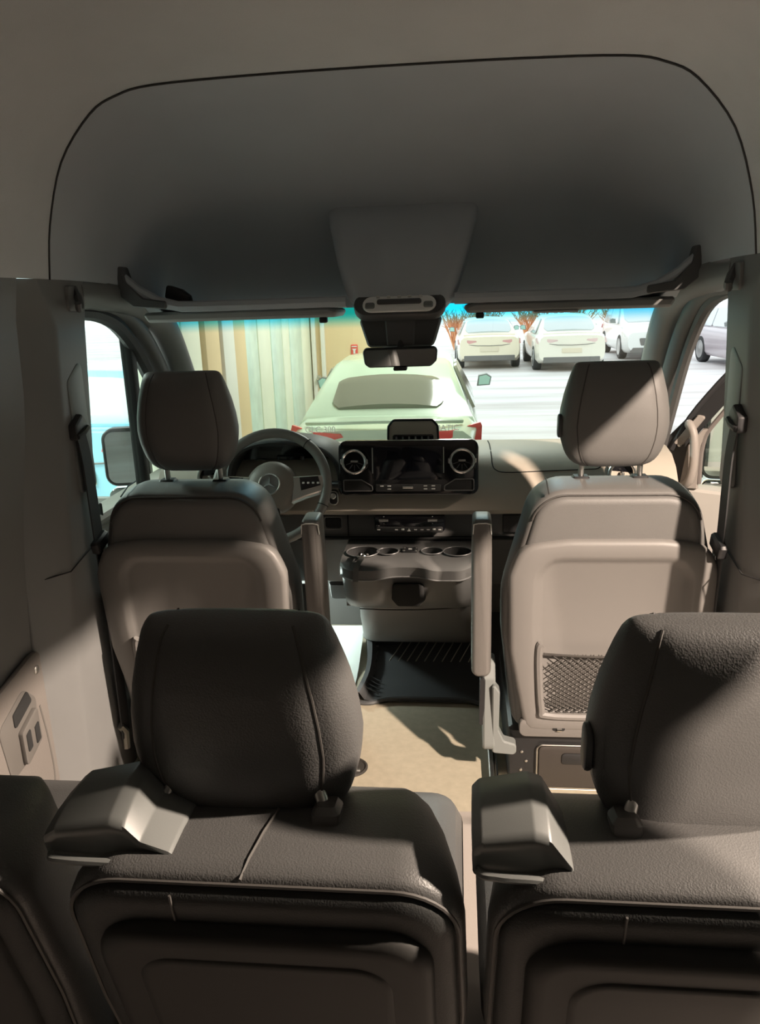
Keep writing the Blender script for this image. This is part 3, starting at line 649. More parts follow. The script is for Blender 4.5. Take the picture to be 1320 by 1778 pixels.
fw = Thing('footwell_fill', 'small added fill lamp under the driver side dash', 'lamp', (-.50, 2.80, .318))  # added to brighten the driver footwell, which would otherwise be dark
fw.part('fill_base', box(-.54, -.46, 2.78, 2.82, .326, .34, .003), BLACK)
fw.part('lamp_lens', box(-.53, -.47, 2.785, 2.815, .318, .328, .003), mat('fill_glow', (.9, .95, .92), .4, emit=((.9, 1, .95), 3)))  # glowing lens of the added fill lamp
fl_ = bpy.data.lights.new('footwell_fill_light', 'POINT'); fl_.energy = 5; fl_.shadow_soft_size = .03; fl_.color = (.86, 1.0, .94)
fo_ = bpy.data.objects.new('footwell_fill_light', fl_); COL.objects.link(fo_); fo_.location = (0, 0, -.02); fo_.parent = fw.e

# ================================================================== SEATS
def headrest(t, cx, cy, zb, pid, button=None, k=1.0, lean=6, mat_=LEATHER):
    """padded headrest: centre panel, two side panels, seams, posts. cy is the middle of its depth, zb its lower edge."""
    H, W_, D = .275*k, .143*k, .064*k
    NZ, NA = 22, 48
    def sec(v):
        # half width and half depth at height fraction v
        pts = [(0, .60), (.04, .76), (.12, .87), (.25, .955), (.40, 1.0), (.55, .975), (.70, .92), (.85, .84), (.94, .785), (.985, .74), (1.0, .68)]
        dep = [(0, .45), (.04, .68), (.12, .88), (.3, 1.0), (.55, .98), (.75, .88), (.88, .72), (.95, .55), (.985, .38), (1.0, .18)]
        def ip(T):
            for (a, b), (c, d) in zip(T, T[1:]):
                if a <= v <= c: return b+(d-b)*(v-a)/(c-a)
            return T[-1][1]
        return W_*ip(pts), D*ip(dep)
    vv = [0, .012, .03, .06, .1, .15, .21, .28, .35, .42, .49, .56, .63, .70, .76, .82, .87, .91, .945, .97, .988, 1.0]
    rows = []
    for v in vv:
        hw, hd_ = sec(v); r = []
        for i in range(NA):
            a = 2*math.pi*i/NA; c, s = math.cos(a), math.sin(a); e = .62
            x = hw*math.copysign(abs(c)**e, c); y = hd_*math.copysign(abs(s)**(e+.12), s)
            r.append((cx+x, cy+y+.012*(v-.5)*0, zb+H*v))
        rows.append(r)
    n = NA; i0 = 7                         # seam columns at angles i0 and mirrored ones
    seams = (i0, NA//2-i0, NA//2+i0, NA-i0)
    rows2 = []
    for r in rows:                         # pinch in at the seams
        q = list(r)
        for i in seams:
            p = Vector(r[i]); c = Vector((cx, cy, r[i][2])); d = (c-p)
            q[i] = tuple(p+d.normalized()*.0035*k if d.length > .01 else p)
        rows2.append(q)
    def strip(idx, captop, capbot):
        V, F = [], []
        m_ = len(idx)
        for r in rows2: V += [r[i % n] for i in idx]
        for a in range(len(rows2)-1):
            for b in range(m_-1): F.append((a*m_+b, a*m_+b+1, (a+1)*m_+b+1, (a+1)*m_+b))
        return V, F
    L = lambda vf: tilt(vf, lean, (cx, cy, zb))
    back = list(range(NA//2+i0, NA-i0+1)); front = list(range(i0, NA//2-i0+1))
    rgt_ = list(range(-i0, i0+1)); lft = list(range(NA//2-i0, NA//2+i0+1))
    vf1, vf2 = strip(front, 0, 0), strip(back, 0, 0)
    m_ = len(front); top1 = [(len(rows2)-1)*m_+b for b in range(m_)]; off = len(vf1[0])
    top2 = [off+(len(rows2)-1)*m_+b for b in range(m_)]
    V = vf1[0]+vf2[0]; F = vf1[1]+[tuple(i+off for i in f) for f in vf2[1]]
    F.append(tuple(top1+top2)); F.append(tuple([off+b for b in range(m_)][::-1]+list(range(m_))[::-1]))
    hr = t.part('headrest', L((V, F)), mat_, angle=60)
    for idx in (rgt_, lft):
        v, f = strip(idx, 1, 1); m2 = len(idx); f = f+[tuple((len(rows2)-1)*m2+b for b in range(m2)), tuple(range(m2))[::-1]]
        t.part('headrest_side', L((v, f)), mat_, under=hr, angle=60)
    for i in seams:
        t.part('headrest_seam', L(tube([r[i] for r in rows2[1:-1]], .0019*k, 6)), THREAD, under=hr)
    for s in (-1, 1):
        px = cx+s*(.078 if pid == 'front' else .104)*k
        t.part('headrest_post', tube([(px, cy+.004, zb-.085), (px, cy+.002, zb-.03), (px, cy-.002, zb+.03)] if pid == 'front' else [(px, cy-.065, zb+.01), (px-s*.008, cy-.06, zb+.05), (px-s*.03, cy-.02, zb+.09)], .0075, 10), SATIN)
        t.part('post_sleeve', box(px-.022, px+.022, cy-.016, cy+.022, zb-.055*k, zb-.038*k+.006, .005) if pid == 'front' else tilt(box(px-.017, px+.017, cy-.092, cy-.05, zb+.012, zb+.05, .008), -10, (px, cy-.07, zb+.02)), BLACK if pid == 'front' else mat('sleeve_grey', (.10, .095, .09), .4))
    if button is not None:
        bx = cx+button*W_*.985
        t.part('release_button', L(pslab(rrect(cy-.012, zb+H*.40, .034, .062, .016), bx-button*.004, bx+button*.006, .004, 'yz')), mat('button_grey', (.06, .06, .062), .45), under=hr)
    return hr

def front_seat(side, cx, label, arm_s, full):
    t = Thing('front_seat', label, 'seat', (cx, 2.15, 0), group='front seats')
    TB = 5.0; PV = (cx, 2.02, .20)
    tl = lambda vf: tilt(vf, TB, PV)
    # local back outline (x, z)
    def outl(wt_, wm, wb, z0, z1, rt):
        return rpoly([(cx-wb, z0), (cx+wb, z0), (cx+wm, z0+.30), (cx+wm, z1-.30), (cx+wt_, z1), (cx-wt_, z1), (cx-wm, z1-.30), (cx-wm, z0+.30)], [.05, .05, .2, .2, rt, rt, .2, .2], 8)
    o = outl(.20, .278, .245, .20, .925, .10)
    bk = t.part('backrest', tl(slab(o, [(1.985, .030), (1.968, .016), (1.968, .012), (1.975, .004), (1.99, 0), (2.06, -.004), (2.10, .002), (2.13, .02), (2.145, .045)])), LEATHER2, angle=50)
    oi = offset(o if area2(o) > 0 else o[::-1], .010)
    t.part('edge_seam', tl(tube([(x, 1.9665, z) for x, z in oi if z > .74], .0026, 6)), THREAD, under=bk)
    t.part('upper_cover', tl(slab(offset(o if area2(o) > 0 else o[::-1], .014), [(1.985, 0), (1.964, 0), (1.957, .008), (1.955, .02)])), LEATHER2, under=bk, angle=50)
    t.part('top_seam', tl(tube([(cx-.17, 1.967, .918), (cx-.17, 2.02, .93), (cx-.168, 2.07, .928)], .002, 5)), THREAD, under=bk)
    # moulded rear shell with a recessed field
    so = rpoly([(cx-.215, .215), (cx+.215, .215), (cx+.262, .47), (cx+.268, .70), (cx+.235, .785), (cx+.12, .80), (cx-.12, .80), (cx-.235, .785), (cx-.268, .70), (cx-.262, .47)], [.03, .03, .1, .06, .07, .2, .2, .07, .06, .1], 6)
    so = so if area2(so) > 0 else so[::-1]
    fo = rpoly([(cx-.175, .27), (cx+.175, .27), (cx+.195, .55), (cx+.195, .70), (cx+.165, .748), (cx-.165, .748), (cx-.195, .70), (cx-.195, .55)], [.02, .02, .1, .04, .05, .05, .04, .1], 6)
    fo = fo if area2(fo) > 0 else fo[::-1]
    # match point counts by resampling
    def resamp(P, n, c):
        out = []
        for k in range(n):
            a = 2*math.pi*k/n; d = Vector((math.cos(a), math.sin(a))); best = None
            for i in range(len(P)):
                p, q = Vector(P[i-1])-c, Vector(P[i])-c; e = q-p
                den = d.x*e.y-d.y*e.x
                if abs(den) < 1e-12: continue
                tt = (p.x*e.y-p.y*e.x)/den; u = (p.x*d.y-p.y*d.x)/den
                if tt > 0 and -1e-9 <= u <= 1+1e-9: best = tt if best is None else max(best, tt)
            out.append(tuple(c+d*best))
        return out
    c = Vector((cx, .52)); S, Fo = resamp(so, 96, c), resamp(fo, 96, c)
    rg = lambda P, y: [(x, y, z) for x, z in P]
    rings = [rg(S, 1.975), rg(S, 1.950), rg(offset(S, .004), 1.942), rg(offset(S, .014), 1.938), rg(offset(Fo, -.012), 1.936), rg(offset(Fo, -.003), 1.938), rg(offset(Fo, .008), 1.947), rg(offset(Fo, .02), 1.9525)]
    sh = t.part('back_shell', tl(loft(rings)), SHELL, angle=60)
    # net pocket in the lower field
    t.part('pocket_frame', tl(tube(spline([(cx-.178, 1.938, .50), (cx-.183, 1.937, .485), (cx-.182, 1.936, .42), (cx-.172, 1.934, .30), (cx-.155, 1.934, .275), (cx, 1.934, .272), (cx+.155, 1.934, .275), (cx+.172, 1.934, .30), (cx+.182, 1.936, .42), (cx+.183, 1.937, .485), (cx+.178, 1.938, .50)], 5), .011, 8)), SHELL, under=sh)
    cords = []
    for k in range(34):
        x0 = cx-.36+k*.021
        for sg, (a0, a1) in ((1, (0, 1)), (-1, (0, 1))):
            pts = []
            for q in range(9):
                u = q/8; z = .285+.185*u; x = (x0+.26*u) if sg > 0 else (2*cx-x0-.26*u)
                if abs(x-cx) < .168: pts.append((x, 1.934-.010*math.sin(math.pi*u), z))
            if len(pts) > 1: cords.append(tube(pts, .0017, 4))
    cords.append(tube([(cx-.172+.344*k/12, 1.930, .474-.008*math.sin(math.pi*k/12)) for k in range(13)], .0035, 6))
    net = t.part('pocket_net', tl(join(*cords)), mat('net_cord', (.055, .05, .045), .7), under=sh, label='diagonal elastic net pocket'); net['kind'] = 'stuff'
    t.part('lower_trim', tl(pslab(rrect(cx, .225, .46, .06, .02), 1.975, 1.94, .006)), SHELL)
    t.part('latch_hole', tl(pslab(rrect(cx-.12, .228, .035, .018, .007), 1.943, 1.938, .001)), GROOVE)
    t.part('latch_pin', tl(tube([(cx-.125, 1.937, .224), (cx-.112, 1.937, .224)], .005, 8)), CHROME)
    # cushion and base
    t.part('cushion', slab(rrect(cx, 2.36, .50, .50, .07), [(.25, .02), (.27, 0), (.36, -.004), (.395, .01), (.405, .04)], 'xy'), LEATHER2)
    bs = t.part('seat_base', box(cx-.255, cx+.25, 1.975, 2.50, .0, .20, .012), BLACK)
    t.part('base_panel', pslab(rrect(cx+.03, .075, .40, .135, .014), 1.98, 1.966, .004), mat('base_panel_dark', (.05, .043, .038), .45), under=bs)
    t.part('panel_edge', tube([(x, 1.966, z) for x, z in rrect(cx+.03, .075, .41, .145, .016)], .0022, 6, closed=True), SATIN, under=bs)
    t.part('panel_grip', pslab(rrect(cx-.055, .105, .10, .035, .01), 1.968, 1.962, .002), BLACK, under=bs)
    for x_, z_ in ((-.218, .12), (-.205, .09), (-.22, .06)): t.part('screw', lathe([(.004, 0), (.004, -.003), (.001, -.004)], (cx+x_, 1.974, z_), 'y', 10), SATIN, under=bs)
    # upright armrest on the inner side with hinge bracket
    ax = cx-arm_s*.337
    ar = t.part('armrest', tilt(slab(rpoly([(ax-.027, .37), (ax+.027, .37), (ax+.027, .70), (ax+.025, .84), (ax-.025, .84), (ax-.027, .70)], [.02, .02, .1, .012, .012, .1], 5), [(1.945, .012), (1.95, .004), (1.96, 0), (2.02, 0), (2.035, .006), (2.04, .014)]), 3, (ax, 2.0, .37)), mat('armrest_vinyl', (.16, .15, .14), .45, bump=.25, scale=500, kind='voronoi'))
    t.part('armrest_seam', tilt(tube([(ax-.024, 1.95, .80), (ax-.022, 1.9475, .828), (ax-.010, 1.9455, .832), (ax+.010, 1.9455, .832), (ax+.022, 1.9475, .828), (ax+.024, 1.95, .80)], .0016, 5), 3, (ax, 2.0, .37)), SYMB, under=ar)
    sg = arm_s
    br_ = t.part('hinge_bracket', slab([(p[0], p[1]) for p in rpoly([(1.93, .15), (1.97, .13), (2.03, .16), (2.06, .30), (2.05, .40), (1.99, .41), (1.955, .36)], .025, 5)], [(ax+sg*.005, .004), (ax+sg*.01, 0), (ax+sg*.035, 0), (ax+sg*.04, .004)], 'yz'), GREYP)
    t.part('hinge_slot', slab(rpoly([(ax+sg*.0-.006, .22), (ax+.010, .22), (ax+.012, .36), (ax-.004, .37)], .006), [(1.945, .001), (1.952, 0), (1.96, 0)]), BLACK, under=br_)
    t.part('hinge_foot', slab(rpoly([(ax+sg*.03, .135), (ax+sg*.10, .130), (ax+sg*.10, .165), (ax+sg*.065, .175), (ax+sg*.05, .21), (ax+sg*.052, .33), (ax+sg*.03, .36)], .012), [(1.935, .004), (1.94, 0), (1.97, 0), (1.975, .004)]), GREYP, under=br_)
    headrest(t, cx+.01*0, 2.01, .965, 'front', button=(-1 if cx > 0 else None), k=.97, lean=3, mat_=LEATHER2)
    return t
front_seat('left', -.565, 'dark leather driver seat behind the steering wheel', -1, True)
front_seat('right', .568, 'brown grey front passenger seat with net pocket on its back', 1, True)

def rear_seat(cx, label, hx, housing, button):
    t = Thing('passenger_seat', label, 'seat', (cx, .95, 0), group='second row seats')
    PV = (cx, .90, .24); TB = 15
    tl = lambda vf: tilt(vf, TB, PV)
    hw = .228
    o = rpoly([(cx-hw+.02, .24), (cx+hw-.02, .24), (cx+hw, .60), (cx+hw-.005, .845), (cx-hw+.005, .845), (cx-hw, .60)], [.03, .03, .3, .075, .075, .3], 9)
    o = o if area2(o) > 0 else o[::-1]
    bk = t.part('backrest', tl(slab(o, [(.815, .012), (.8155, .004), (.823, -.002), (.84, -.003), (.88, .005), (.93, .020), (.965, .036), (.985, .052), (1.0, .068)])), LEATHER, angle=60)
    t.part('rear_cover', tl(slab(offset(o, .008), [(.83, 0), (.812, 0), (.804, .006), (.800, .02)])), mat('rear_vinyl', (.034, .035, .034), .55, spec=.25, bump=.25, scale=420, kind='voronoi'), under=bk, angle=60)
    t.part('edge_seam', tl(tube([(x, .813, z) for x, z in offset(o, .004)], .0025, 6, closed=True)), THREAD, under=bk)
    so = rpoly([(cx-hw+.06, .24), (cx+hw-.055, .24), (cx+hw-.035, .60), (cx+hw-.035, .79), (cx-hw+.04, .79), (cx-hw+.04, .60)], [.02, .02, .2, .055, .055, .2], 8)
    so = so if area2(so) > 0 else so[::-1]
    sh = t.part('back_shell', tl(slab(so, [(.81, 0), (.795, 0), (.787, .004), (.783, .012), (.782, .022)])), REARSHELL, angle=60)
    t.part('shell_field', tl(slab(rpoly([(cx-hw+.10, .26), (cx+hw-.095, .26), (cx+hw-.085, .60), (cx+hw-.085, .745), (cx-hw+.09, .745), (cx-hw+.09, .60)], [.02, .02, .2, .04, .04, .2], 8), [(.784, -.006), (.780, -.002), (.7795, .006)])), REARSHELL, under=sh, angle=60)
    sx = hx+(.035 if cx < .1 else .10)
    t.part('top_seam', tl(tube([(sx-.012, .817, .8445), (sx-.007, .84, .848), (sx+.0, .88, .8405), (sx+.01, .93, .8255)], .0022, 6)), THREAD, under=bk)
    t.part('cover_seam', tl(tube([(cx-.09, .8015, .835), (cx-.09, .799, .81), (cx-.09, .7985, .795)], .0016, 5)), THREAD, under=bk)
    t.part('cushion', slab(rrect(cx, 1.12, .45, .46, .06), [(.30, .02), (.32, 0), (.40, -.004), (.43, .01), (.44, .04)], 'xy'), LEATHER)
    bs = t.part('seat_base', box(cx-.19, cx+.19, .93, 1.30, .0125, .30, .012), BLACK)
    headrest(t, hx, .83, .780, 'rear', button=button, k=1.0, lean=7)
    if housing:
        P0 = [(x, z) for x, z in housing]
        if area2(P0) < 0: P0 = P0[::-1]
        P0 = rpoly(P0, .008, 3)
        zt = max(z for x, z in P0); zb = min(z for x, z in P0)
        def ring(y, fz, ins):
            return [(x, y, zb+(z-zb)*fz) for x, z in offset(P0, ins)]
        vf = loft([ring(.690, .55, .006), ring(.686, .62, .001), ring(.687, .76, 0), ring(.694, .84, 0), ring(.722, .97, 0), ring(.75, 1.0, 0), ring(.785, .97, .001), ring(.793, .92, .006)])
        HP = mat('housing_plastic', (.15, .157, .152), .42, bump=.12, scale=700)
        hs = t.part('belt_housing', vf, HP, label='moulded belt outlet cover on the shoulder', angle=50)
        xa, xb = min(x for x, z in P0)+.006, max(x for x, z in P0)-.006
        t.part('housing_lip', tube(spline([(xa, .74, zb+.008), (xa, .688, zb+.007), (xa+.02, .680, zb+.006), (xb-.04, .680, zb+.004), (xb-.012, .685, zb-.001), (xb, .70, zb-.003)], 5), .0048, 8), HP, under=hs)
    return t
rear_seat(-.055, 'black leather second row seat left of the aisle with headrest', -.093, [(-.298, .808), (-.302, .838), (-.288, .850), (-.222, .866), (-.205, .860), (-.188, .835), (-.146, .815), (-.165, .798)], None)
rear_seat(.425, 'black leather second row seat right of the aisle, headrest cut by right edge', .458, [(.180, .802), (.180, .845), (.189, .856), (.245, .868), (.262, .862), (.285, .820), (.292, .80)], -1)
rear_seat(-.56, 'black leather window seat cut by the bottom left corner', -.62, None, None)

# ================================================================== OPEN PASSENGER DOOR AND OUTSIDE MIRRORS
od = Thing('passenger_door', 'open black framed passenger door with grab handle on the right', 'door', (.93, 2.84, -.15), rotz=0)
A = math.radians(66); HX, HY = .93, 2.84; dx, dy = math.sin(A), -math.cos(A); nx, ny = math.cos(A), math.sin(A)
def dp(s, n, z): return (HX+dx*s+nx*n, HY+dy*s+ny*n, z)
def dmap(u, v, d): return dp(u, d, v)
od.part('panel', slab(rpoly([(0, -.1), (.95, -.1), (.95, .66), (.04, .70), (0, .70)], .02), [(0, .01), (.008, 0), (.09, 0), (.10, .01)], dmap), mat('door_pale', (.42, .40, .37), .6))
od.part('front_frame', slab([(.0, .70), (.06, .70), (.075, .86), (.335, 1.215), (.62, 1.40), (.95, 1.43), (.95, 1.47), (.60, 1.45), (.30, 1.24), (.0, .88)], [(.0, .002), (.006, 0), (.055, 0), (.06, .002)], dmap), BLACK)
od.part('seal', tube(spline([dp(.02, -.008, .84), dp(.10, -.008, 1.0), dp(.29, -.008, 1.225), dp(.6, -.008, 1.43), dp(.94, -.008, 1.455)], 5), .010, 8), RUBBER)
od.part('inner_seal', tube(spline([dp(.122, -.004, .72), dp(.124, -.004, .86), dp(.165, -.004, .955), dp(.36, -.004, 1.205), dp(.64, -.004, 1.38), dp(.94, -.004, 1.42)], 5), .009, 8), mat('seal_brown', (.16, .14, .13), .55))
od.part('corner_trim', slab([(.055, .70), (.118, .70), (.12, .86), (.145, .925), (.12, .92), (.075, .86)], [(-.012, .003), (-.008, 0), (.02, 0)], dmap), mat('panel_tan', (.30, .27, .245), .5))
od.part('upper_cap', slab(rpoly([(.02, .86), (.06, .86), (.13, .965), (.10, .97)], .008), [(-.018, .003), (-.012, 0), (.01, 0)], dmap), mat('panel_tan', (.30, .27, .245), .5))
gh = od.part('grab_handle', tube(spline([dp(.075, -.01, .93), dp(.078, -.035, .94), dp(.098, -.05, .90), dp(.104, -.05, .80), dp(.092, -.04, .735), dp(.065, -.012, .71)], 5), .015, 10), mat('panel_tan', (.30, .27, .245), .5))
for s_, z_ in ((.03, .78), (.045, .86), (.02, .72)): od.part('door_bolt', lathe([(.009, 0), (.009, -.006), (.004, -.009)], dp(s_, -.001, z_), 'y', 12), SATIN)
od.part('window_pane', slab([(.12, .72), (.92, .72), (.92, 1.42), (.63, 1.39), (.36, 1.21), (.16, .95)], [(.03, 0), (.034, 0)], dmap), GLASS)

def ext_mirror(name, lab, c, yaw, w_, h_):
    t = Thing(name, lab, 'mirror', (c[0], c[1], c[2]-h_/2), group='outside mirrors')
    R_ = lambda vf: tilt(vf, yaw, c, 'z')
    o = rpoly([(c[0]-w_/2, c[2]-h_/2), (c[0]+w_/2, c[2]-h_/2), (c[0]+w_/2, c[2]+h_/2), (c[0]-w_/2, c[2]+h_/2)], .045, 6)
    t.part('housing', R_(slab(o, [(c[1]-.01, .004), (c[1]-.006, 0), (c[1]+.04, .0), (c[1]+.09, .02), (c[1]+.12, .05)])), BLACK)
    t.part('mirror_glass', R_(slab(offset(o if area2(o) > 0 else o[::-1], .012), [(c[1]-.012, .001), (c[1]-.008, 0)])), MIRROR)
    t.part('wide_angle_glass', R_(pslab(rrect(c[0], c[2]-h_/2-.055, w_*.95, .09, .03), c[1]-.012, c[1]+.05, .006)), MIRROR)
    s = 1 if c[0] < 0 else -1
    t.part('arm', tube([(c[0]+s*w_*.4, c[1]+.05, c[2]-h_*.45), (c[0]+s*(w_*.5+.05), c[1]+.08, c[2]-h_*.5)], .022, 8), BLACK)
ext_mirror('door_mirror', 'left outside mirror reflecting pale panels beside the driver headrest', (-1.105, 2.78, .845), 12, .17, .225)
ext_mirror('door_mirror', 'right outside mirror with a yellow green reflection behind the open door', (1.20, 2.98, .86), -14, .19, .34)

# ================================================================== OUTSIDE
GZ = -.62
gnd = struct('ground', box(-40, 60, -15, 70, GZ-.1, GZ, .01), SNOW, 'pale wet and snowy ground')
TAN = mat('wall_tan', (.80, .62, .38), .7, var=.04, vscale=2); CREAM = mat('panel_cream', (.86, .88, .74), .6, var=.05, vscale=3)
MINT = mat('panel_mint', (.70, .84, .76), .35, var=.12, vscale=5); WHITEP = mat('frame_white', (.85, .84, .78), .5)
lw = struct('wall_left_showroom', box(-2.12, -2.02, 5.35, 11.9, GZ, 4.2, .01), CREAM, 'cream bay wall with tall folding door panels')
ys = [5.40, 5.95, 6.42, 6.85, 7.25, 7.72, 8.32, 8.92, 9.52, 9.95, 10.75, 11.25]
kinds = [MINT, CREAM, TAN, WHITEP, TAN, MINT, CREAM, MINT, CREAM, MINT, CREAM]
for k in range(len(ys)-1):
    if kinds[k] is WHITEP: build('door_panel', box(-2.03, -1.93, ys[k]+.02, ys[k+1]-.02, GZ, 4.1, .01), WHITEP, lw)
    else: build('door_panel', box(-2.03, -1.985 if kinds[k] is not TAN else -1.95, ys[k]+.02, ys[k+1]-.02, GZ, 4.1, .012), kinds[k], lw)
ew = struct('wall_front', box(-2.1, -.95, 11.6, 11.8, GZ, 4.2, .02), TAN, 'tan end wall of the bay beside the open gate')
for x in (-2.0, -1.86): build('door_jamb', box(x, x+.06, 11.52, 11.62, GZ, 4.1, .01), WHITEP, ew)
build('knob', lathe([(.03, 0), (.03, -.05), (.015, -.07)], (-1.90, 11.5, .30), 'y', 12), SATIN, ew)
build('gate_header', box(-1.0, 7.0, 11.6, 11.9, 1.62, 4.2, .02), TAN, ew)
fa = Thing('fire_alarm_sign', 'small red fire alarm sign on the tan end wall', 'sign', (-1.36, 11.59, .60))
fa.part('plate', box(-1.41, -1.31, 11.57, 11.60, .60, .76, .008), mat('sign_red', (.75, .10, .08), .5))
fa.part('white_mark', slab([(-1.375, .63), (-1.345, .63), (-1.345, .675), (-1.325, .70), (-1.395, .70), (-1.375, .675)], [(11.572, 0), (11.565, 0)]), SYMB)
fa.part('white_bar', box(-1.40, -1.32, 11.565, 11.572, .725, .74, .002), SYMB)
struct('wall_far', box(-12.2, -12, -8, 22, GZ, 4.2, .02), mat('glass_wall_pale', (.56, .80, .70), .3, var=.25, vscale=.8), 'pale green showroom wall far to the left')

build('bounce_cut_sheet', box(1.15, 7.0, -8, 5.0, GZ, GZ+.006, .002), mat('bounce_cut_sheet', (.34, .34, .33), .5, var=.1), gnd)  # unseen dark sheet, added to cut warm bounce off the pale ground
BAYG = mat('bay_grey', (.42, .42, .40), .8)
struct('ceiling_bay', box(-12.2, 7.2, -8, 11.9, 4.2, 4.35, .01), BAYG, 'grey roof of the delivery bay')
struct('wall_right_bay', box(7.0, 7.2, -8, 11.9, GZ, 4.2, .01), BAYG, 'grey right wall of the delivery bay')
struct('wall_back_bay', box(-12.2, 7.2, -8.2, -8, GZ, 4.2, .01), BAYG, 'grey back wall of the delivery bay')

def car(name, label, loc, rotz, col, L=4.6, W=1.82, H=1.42, belt=.92, suv=False, front_detail=True, glass=(.25, .28, .27), group='parked cars in the lot', badge=None, taillight=(.70, .05, .05), rough=.25, small_rear=False, tail_drop=.15):
    t = Thing(name, label, 'car', (loc[0], loc[1], GZ), rotz, group, local=True)
    key = 'paint_%02d%02d%02d' % tuple(int(c*99) for c in col)
    paint = mat(key, col, rough, coat=.6); gm = mat('car_glass_%d' % int(glass[0]*100), glass, .08, coat=.3); tl_m = mat('tail_%d' % int(taillight[0]*100+taillight[1]*10), taillight, .2, coat=.4)
    hw = W/2; n = 16; rings = []
    ddeck = belt+.03 if not suv else belt+.06
    for k in range(n+1):
        u = k/n; y = L*u
        zt = ddeck if u < .16 else (belt+.02 if u < .62 else belt+.02-(.14 if not suv else .10)*((u-.62)/.38)**1.5)
        fw = hw*(1-.10*max(0, (u-.86)/.14)**2-.07*max(0, (.10-u)/.10)**2)
        if u < .06: zt -= .06*(1-u/.06)
        if u > .94: zt -= .12*((u-.94)/.06)
        zb = .22+(.10 if u < .05 or u > .95 else 0)
        half = [(fw*.90, zb), (fw*.985, zb+.10), (fw, .55), (fw*.985, zt-.18), (fw*.955, zt-.06), (fw*.86, zt), (fw*.4, zt+.02)]
        rings.append([(x, y, z) for x, z in half]+[(-x, y, z) for x, z in half[::-1]])
    t.part('body', loft(rings), paint, angle=50)
    # greenhouse
    yb, yr, yf, yw = (.38, 1.35, 2.35, 3.25) if not suv else (.12, .55, 2.5, 3.35)
    sc = L/4.6; yb, yr, yf, yw = (q*sc for q in (yb, yr, yf, yw))
    bw, rw = hw*.93, hw*.66 if not suv else hw*.74
    def sect(y, v):     # v 0 at belt .. 1 at roof
        x = bw+(rw-bw)*v; z = belt-.02+(H-belt+.02)*v
        return x, z
    g = []
    stations = [(yb, .0), (yb+(yr-yb)*.5, .60), (yr, .95), (yr+(yf-yr)*.5, 1.0), (yf, .97), (yf+(yw-yf)*.5, .55), (yw, .0)]
    for y, v in stations:
        x1, z1 = sect(y, v); x0 = bw
        g.append([(x0, y, belt-.06), (x0+(x1-x0)*.5, y, belt-.06+(z1-belt+.06)*.5), (x1, y, z1-.03*v), (x1*.9, y, z1), (0, y, z1+.03*v), (-x1*.9, y, z1), (-x1, y, z1-.03*v), (-x0-(x1-x0)*.5*1, y, belt-.06+(z1-belt+.06)*.5), (-x0, y, belt-.06)])
    gr_ = []
    for (a, b) in zip(g, g[1:]):
        for q in range(4): gr_.append([tuple(Vector(p)*(1-q/4)+Vector(r)*(q/4)) for p, r in zip(a, b)])
    gr_.append(g[-1])
    t.part('cabin', loft(gr_), paint, angle=60)
    def pane(nm, c4, off, mt_, rnd=.08):
        p00, p10, p11, p01 = (Vector(p) for p in c4)
        nrm = (p10-p00).cross(p01-p00).normalized()*off
        o2 = rpoly([(0, 0), (1, 0), (1, 1), (0, 1)], rnd, 4)
        mp = lambda u, v, d: tuple((p00*(1-u)+p10*u)*(1-v)+(p01*(1-u)+p11*u)*v+nrm*d)
        return t.part(nm, slab(o2, [(-.6, 0), (1, 0)], mp), mt_)
    x5, z5 = sect(0, .0); xm, zm = sect(0, .92)
    rb, rt_ = (yb+(yr-yb)*.16, yb+(yr-yb)*.82)
    zr = lambda y: belt-.02+(H-belt+.02)*((y-yb)/((yr-yb)*.5)*.60 if y < yb+(yr-yb)*.5 else .60+((y-yb-(yr-yb)*.5)/((yr-yb)*.5))*.35)
    def wrap(nm, ya, yb_, zfun, wa, wb_):
        rows_ = []
        for q in range(11):
            u = q/10; y = ya+(yb_-ya)*u; hw_ = (wa+(wb_-wa)*u)*(1-.14*max(0, abs(2*u-1)-.7)/.3)
            rows_.append([(hw_*e, y, zfun(y)+.022+.03*(1-e*e)) for e in (-1, -.93, -.6, -.2, .2, .6, .93, 1)])
        return t.part(nm, loft([r+[(x, y, z-.05) for x, y, z in r[::-1]] for r in rows_]), gm)
    if small_rear: wrap('rear_window', rb+.02, rb+(rt_-rb)*.66, zr, bw*.66, rw*.84)
    else: wrap('rear_window', rb, rt_, zr, bw*.80, rw*.98)
    zf = lambda y: belt-.02+(H-belt+.02)*((yw-y)/((yw-yf)*.5)*.55 if y > yf+(yw-yf)*.5 else .55+((yf+(yw-yf)*.5-y)/((yw-yf)*.5))*.42)
    fb, ft = yw-(yw-yf)*.10, yf+(yw-yf)*.16
    wrap('windshield', fb, ft, zf, bw*.82, rw*.98)
    for s in (-1, 1):
        ymid = yr+(yf-yr)*.48
        for (a0, a1, b0, b1) in ((yb+(yr-yb)*.75, ymid-.03, yr+.02, ymid-.03), (ymid+.03, yf+(yw-yf)*.62, ymid+.03, yf-.0)):
            xb, zb_ = bw+.004, belt+.01; xt = bw+(rw-bw)*.78; zt_ = belt-.02+(H-belt)*.84
            c4 = [(s*xb, a0, zb_), (s*xb, a1, zb_), (s*xt, b1, zt_), (s*xt, b0, zt_)]
            if s < 0: c4 = [c4[1], c4[0], c4[3], c4[2]]
            pane('side_window', c4, .02, gm, .10)
        pl = [(s*(hw*.42), -.012), (s*(hw*.90), -.005), (s*(hw*.985), .12)]
        lz = belt-tail_drop
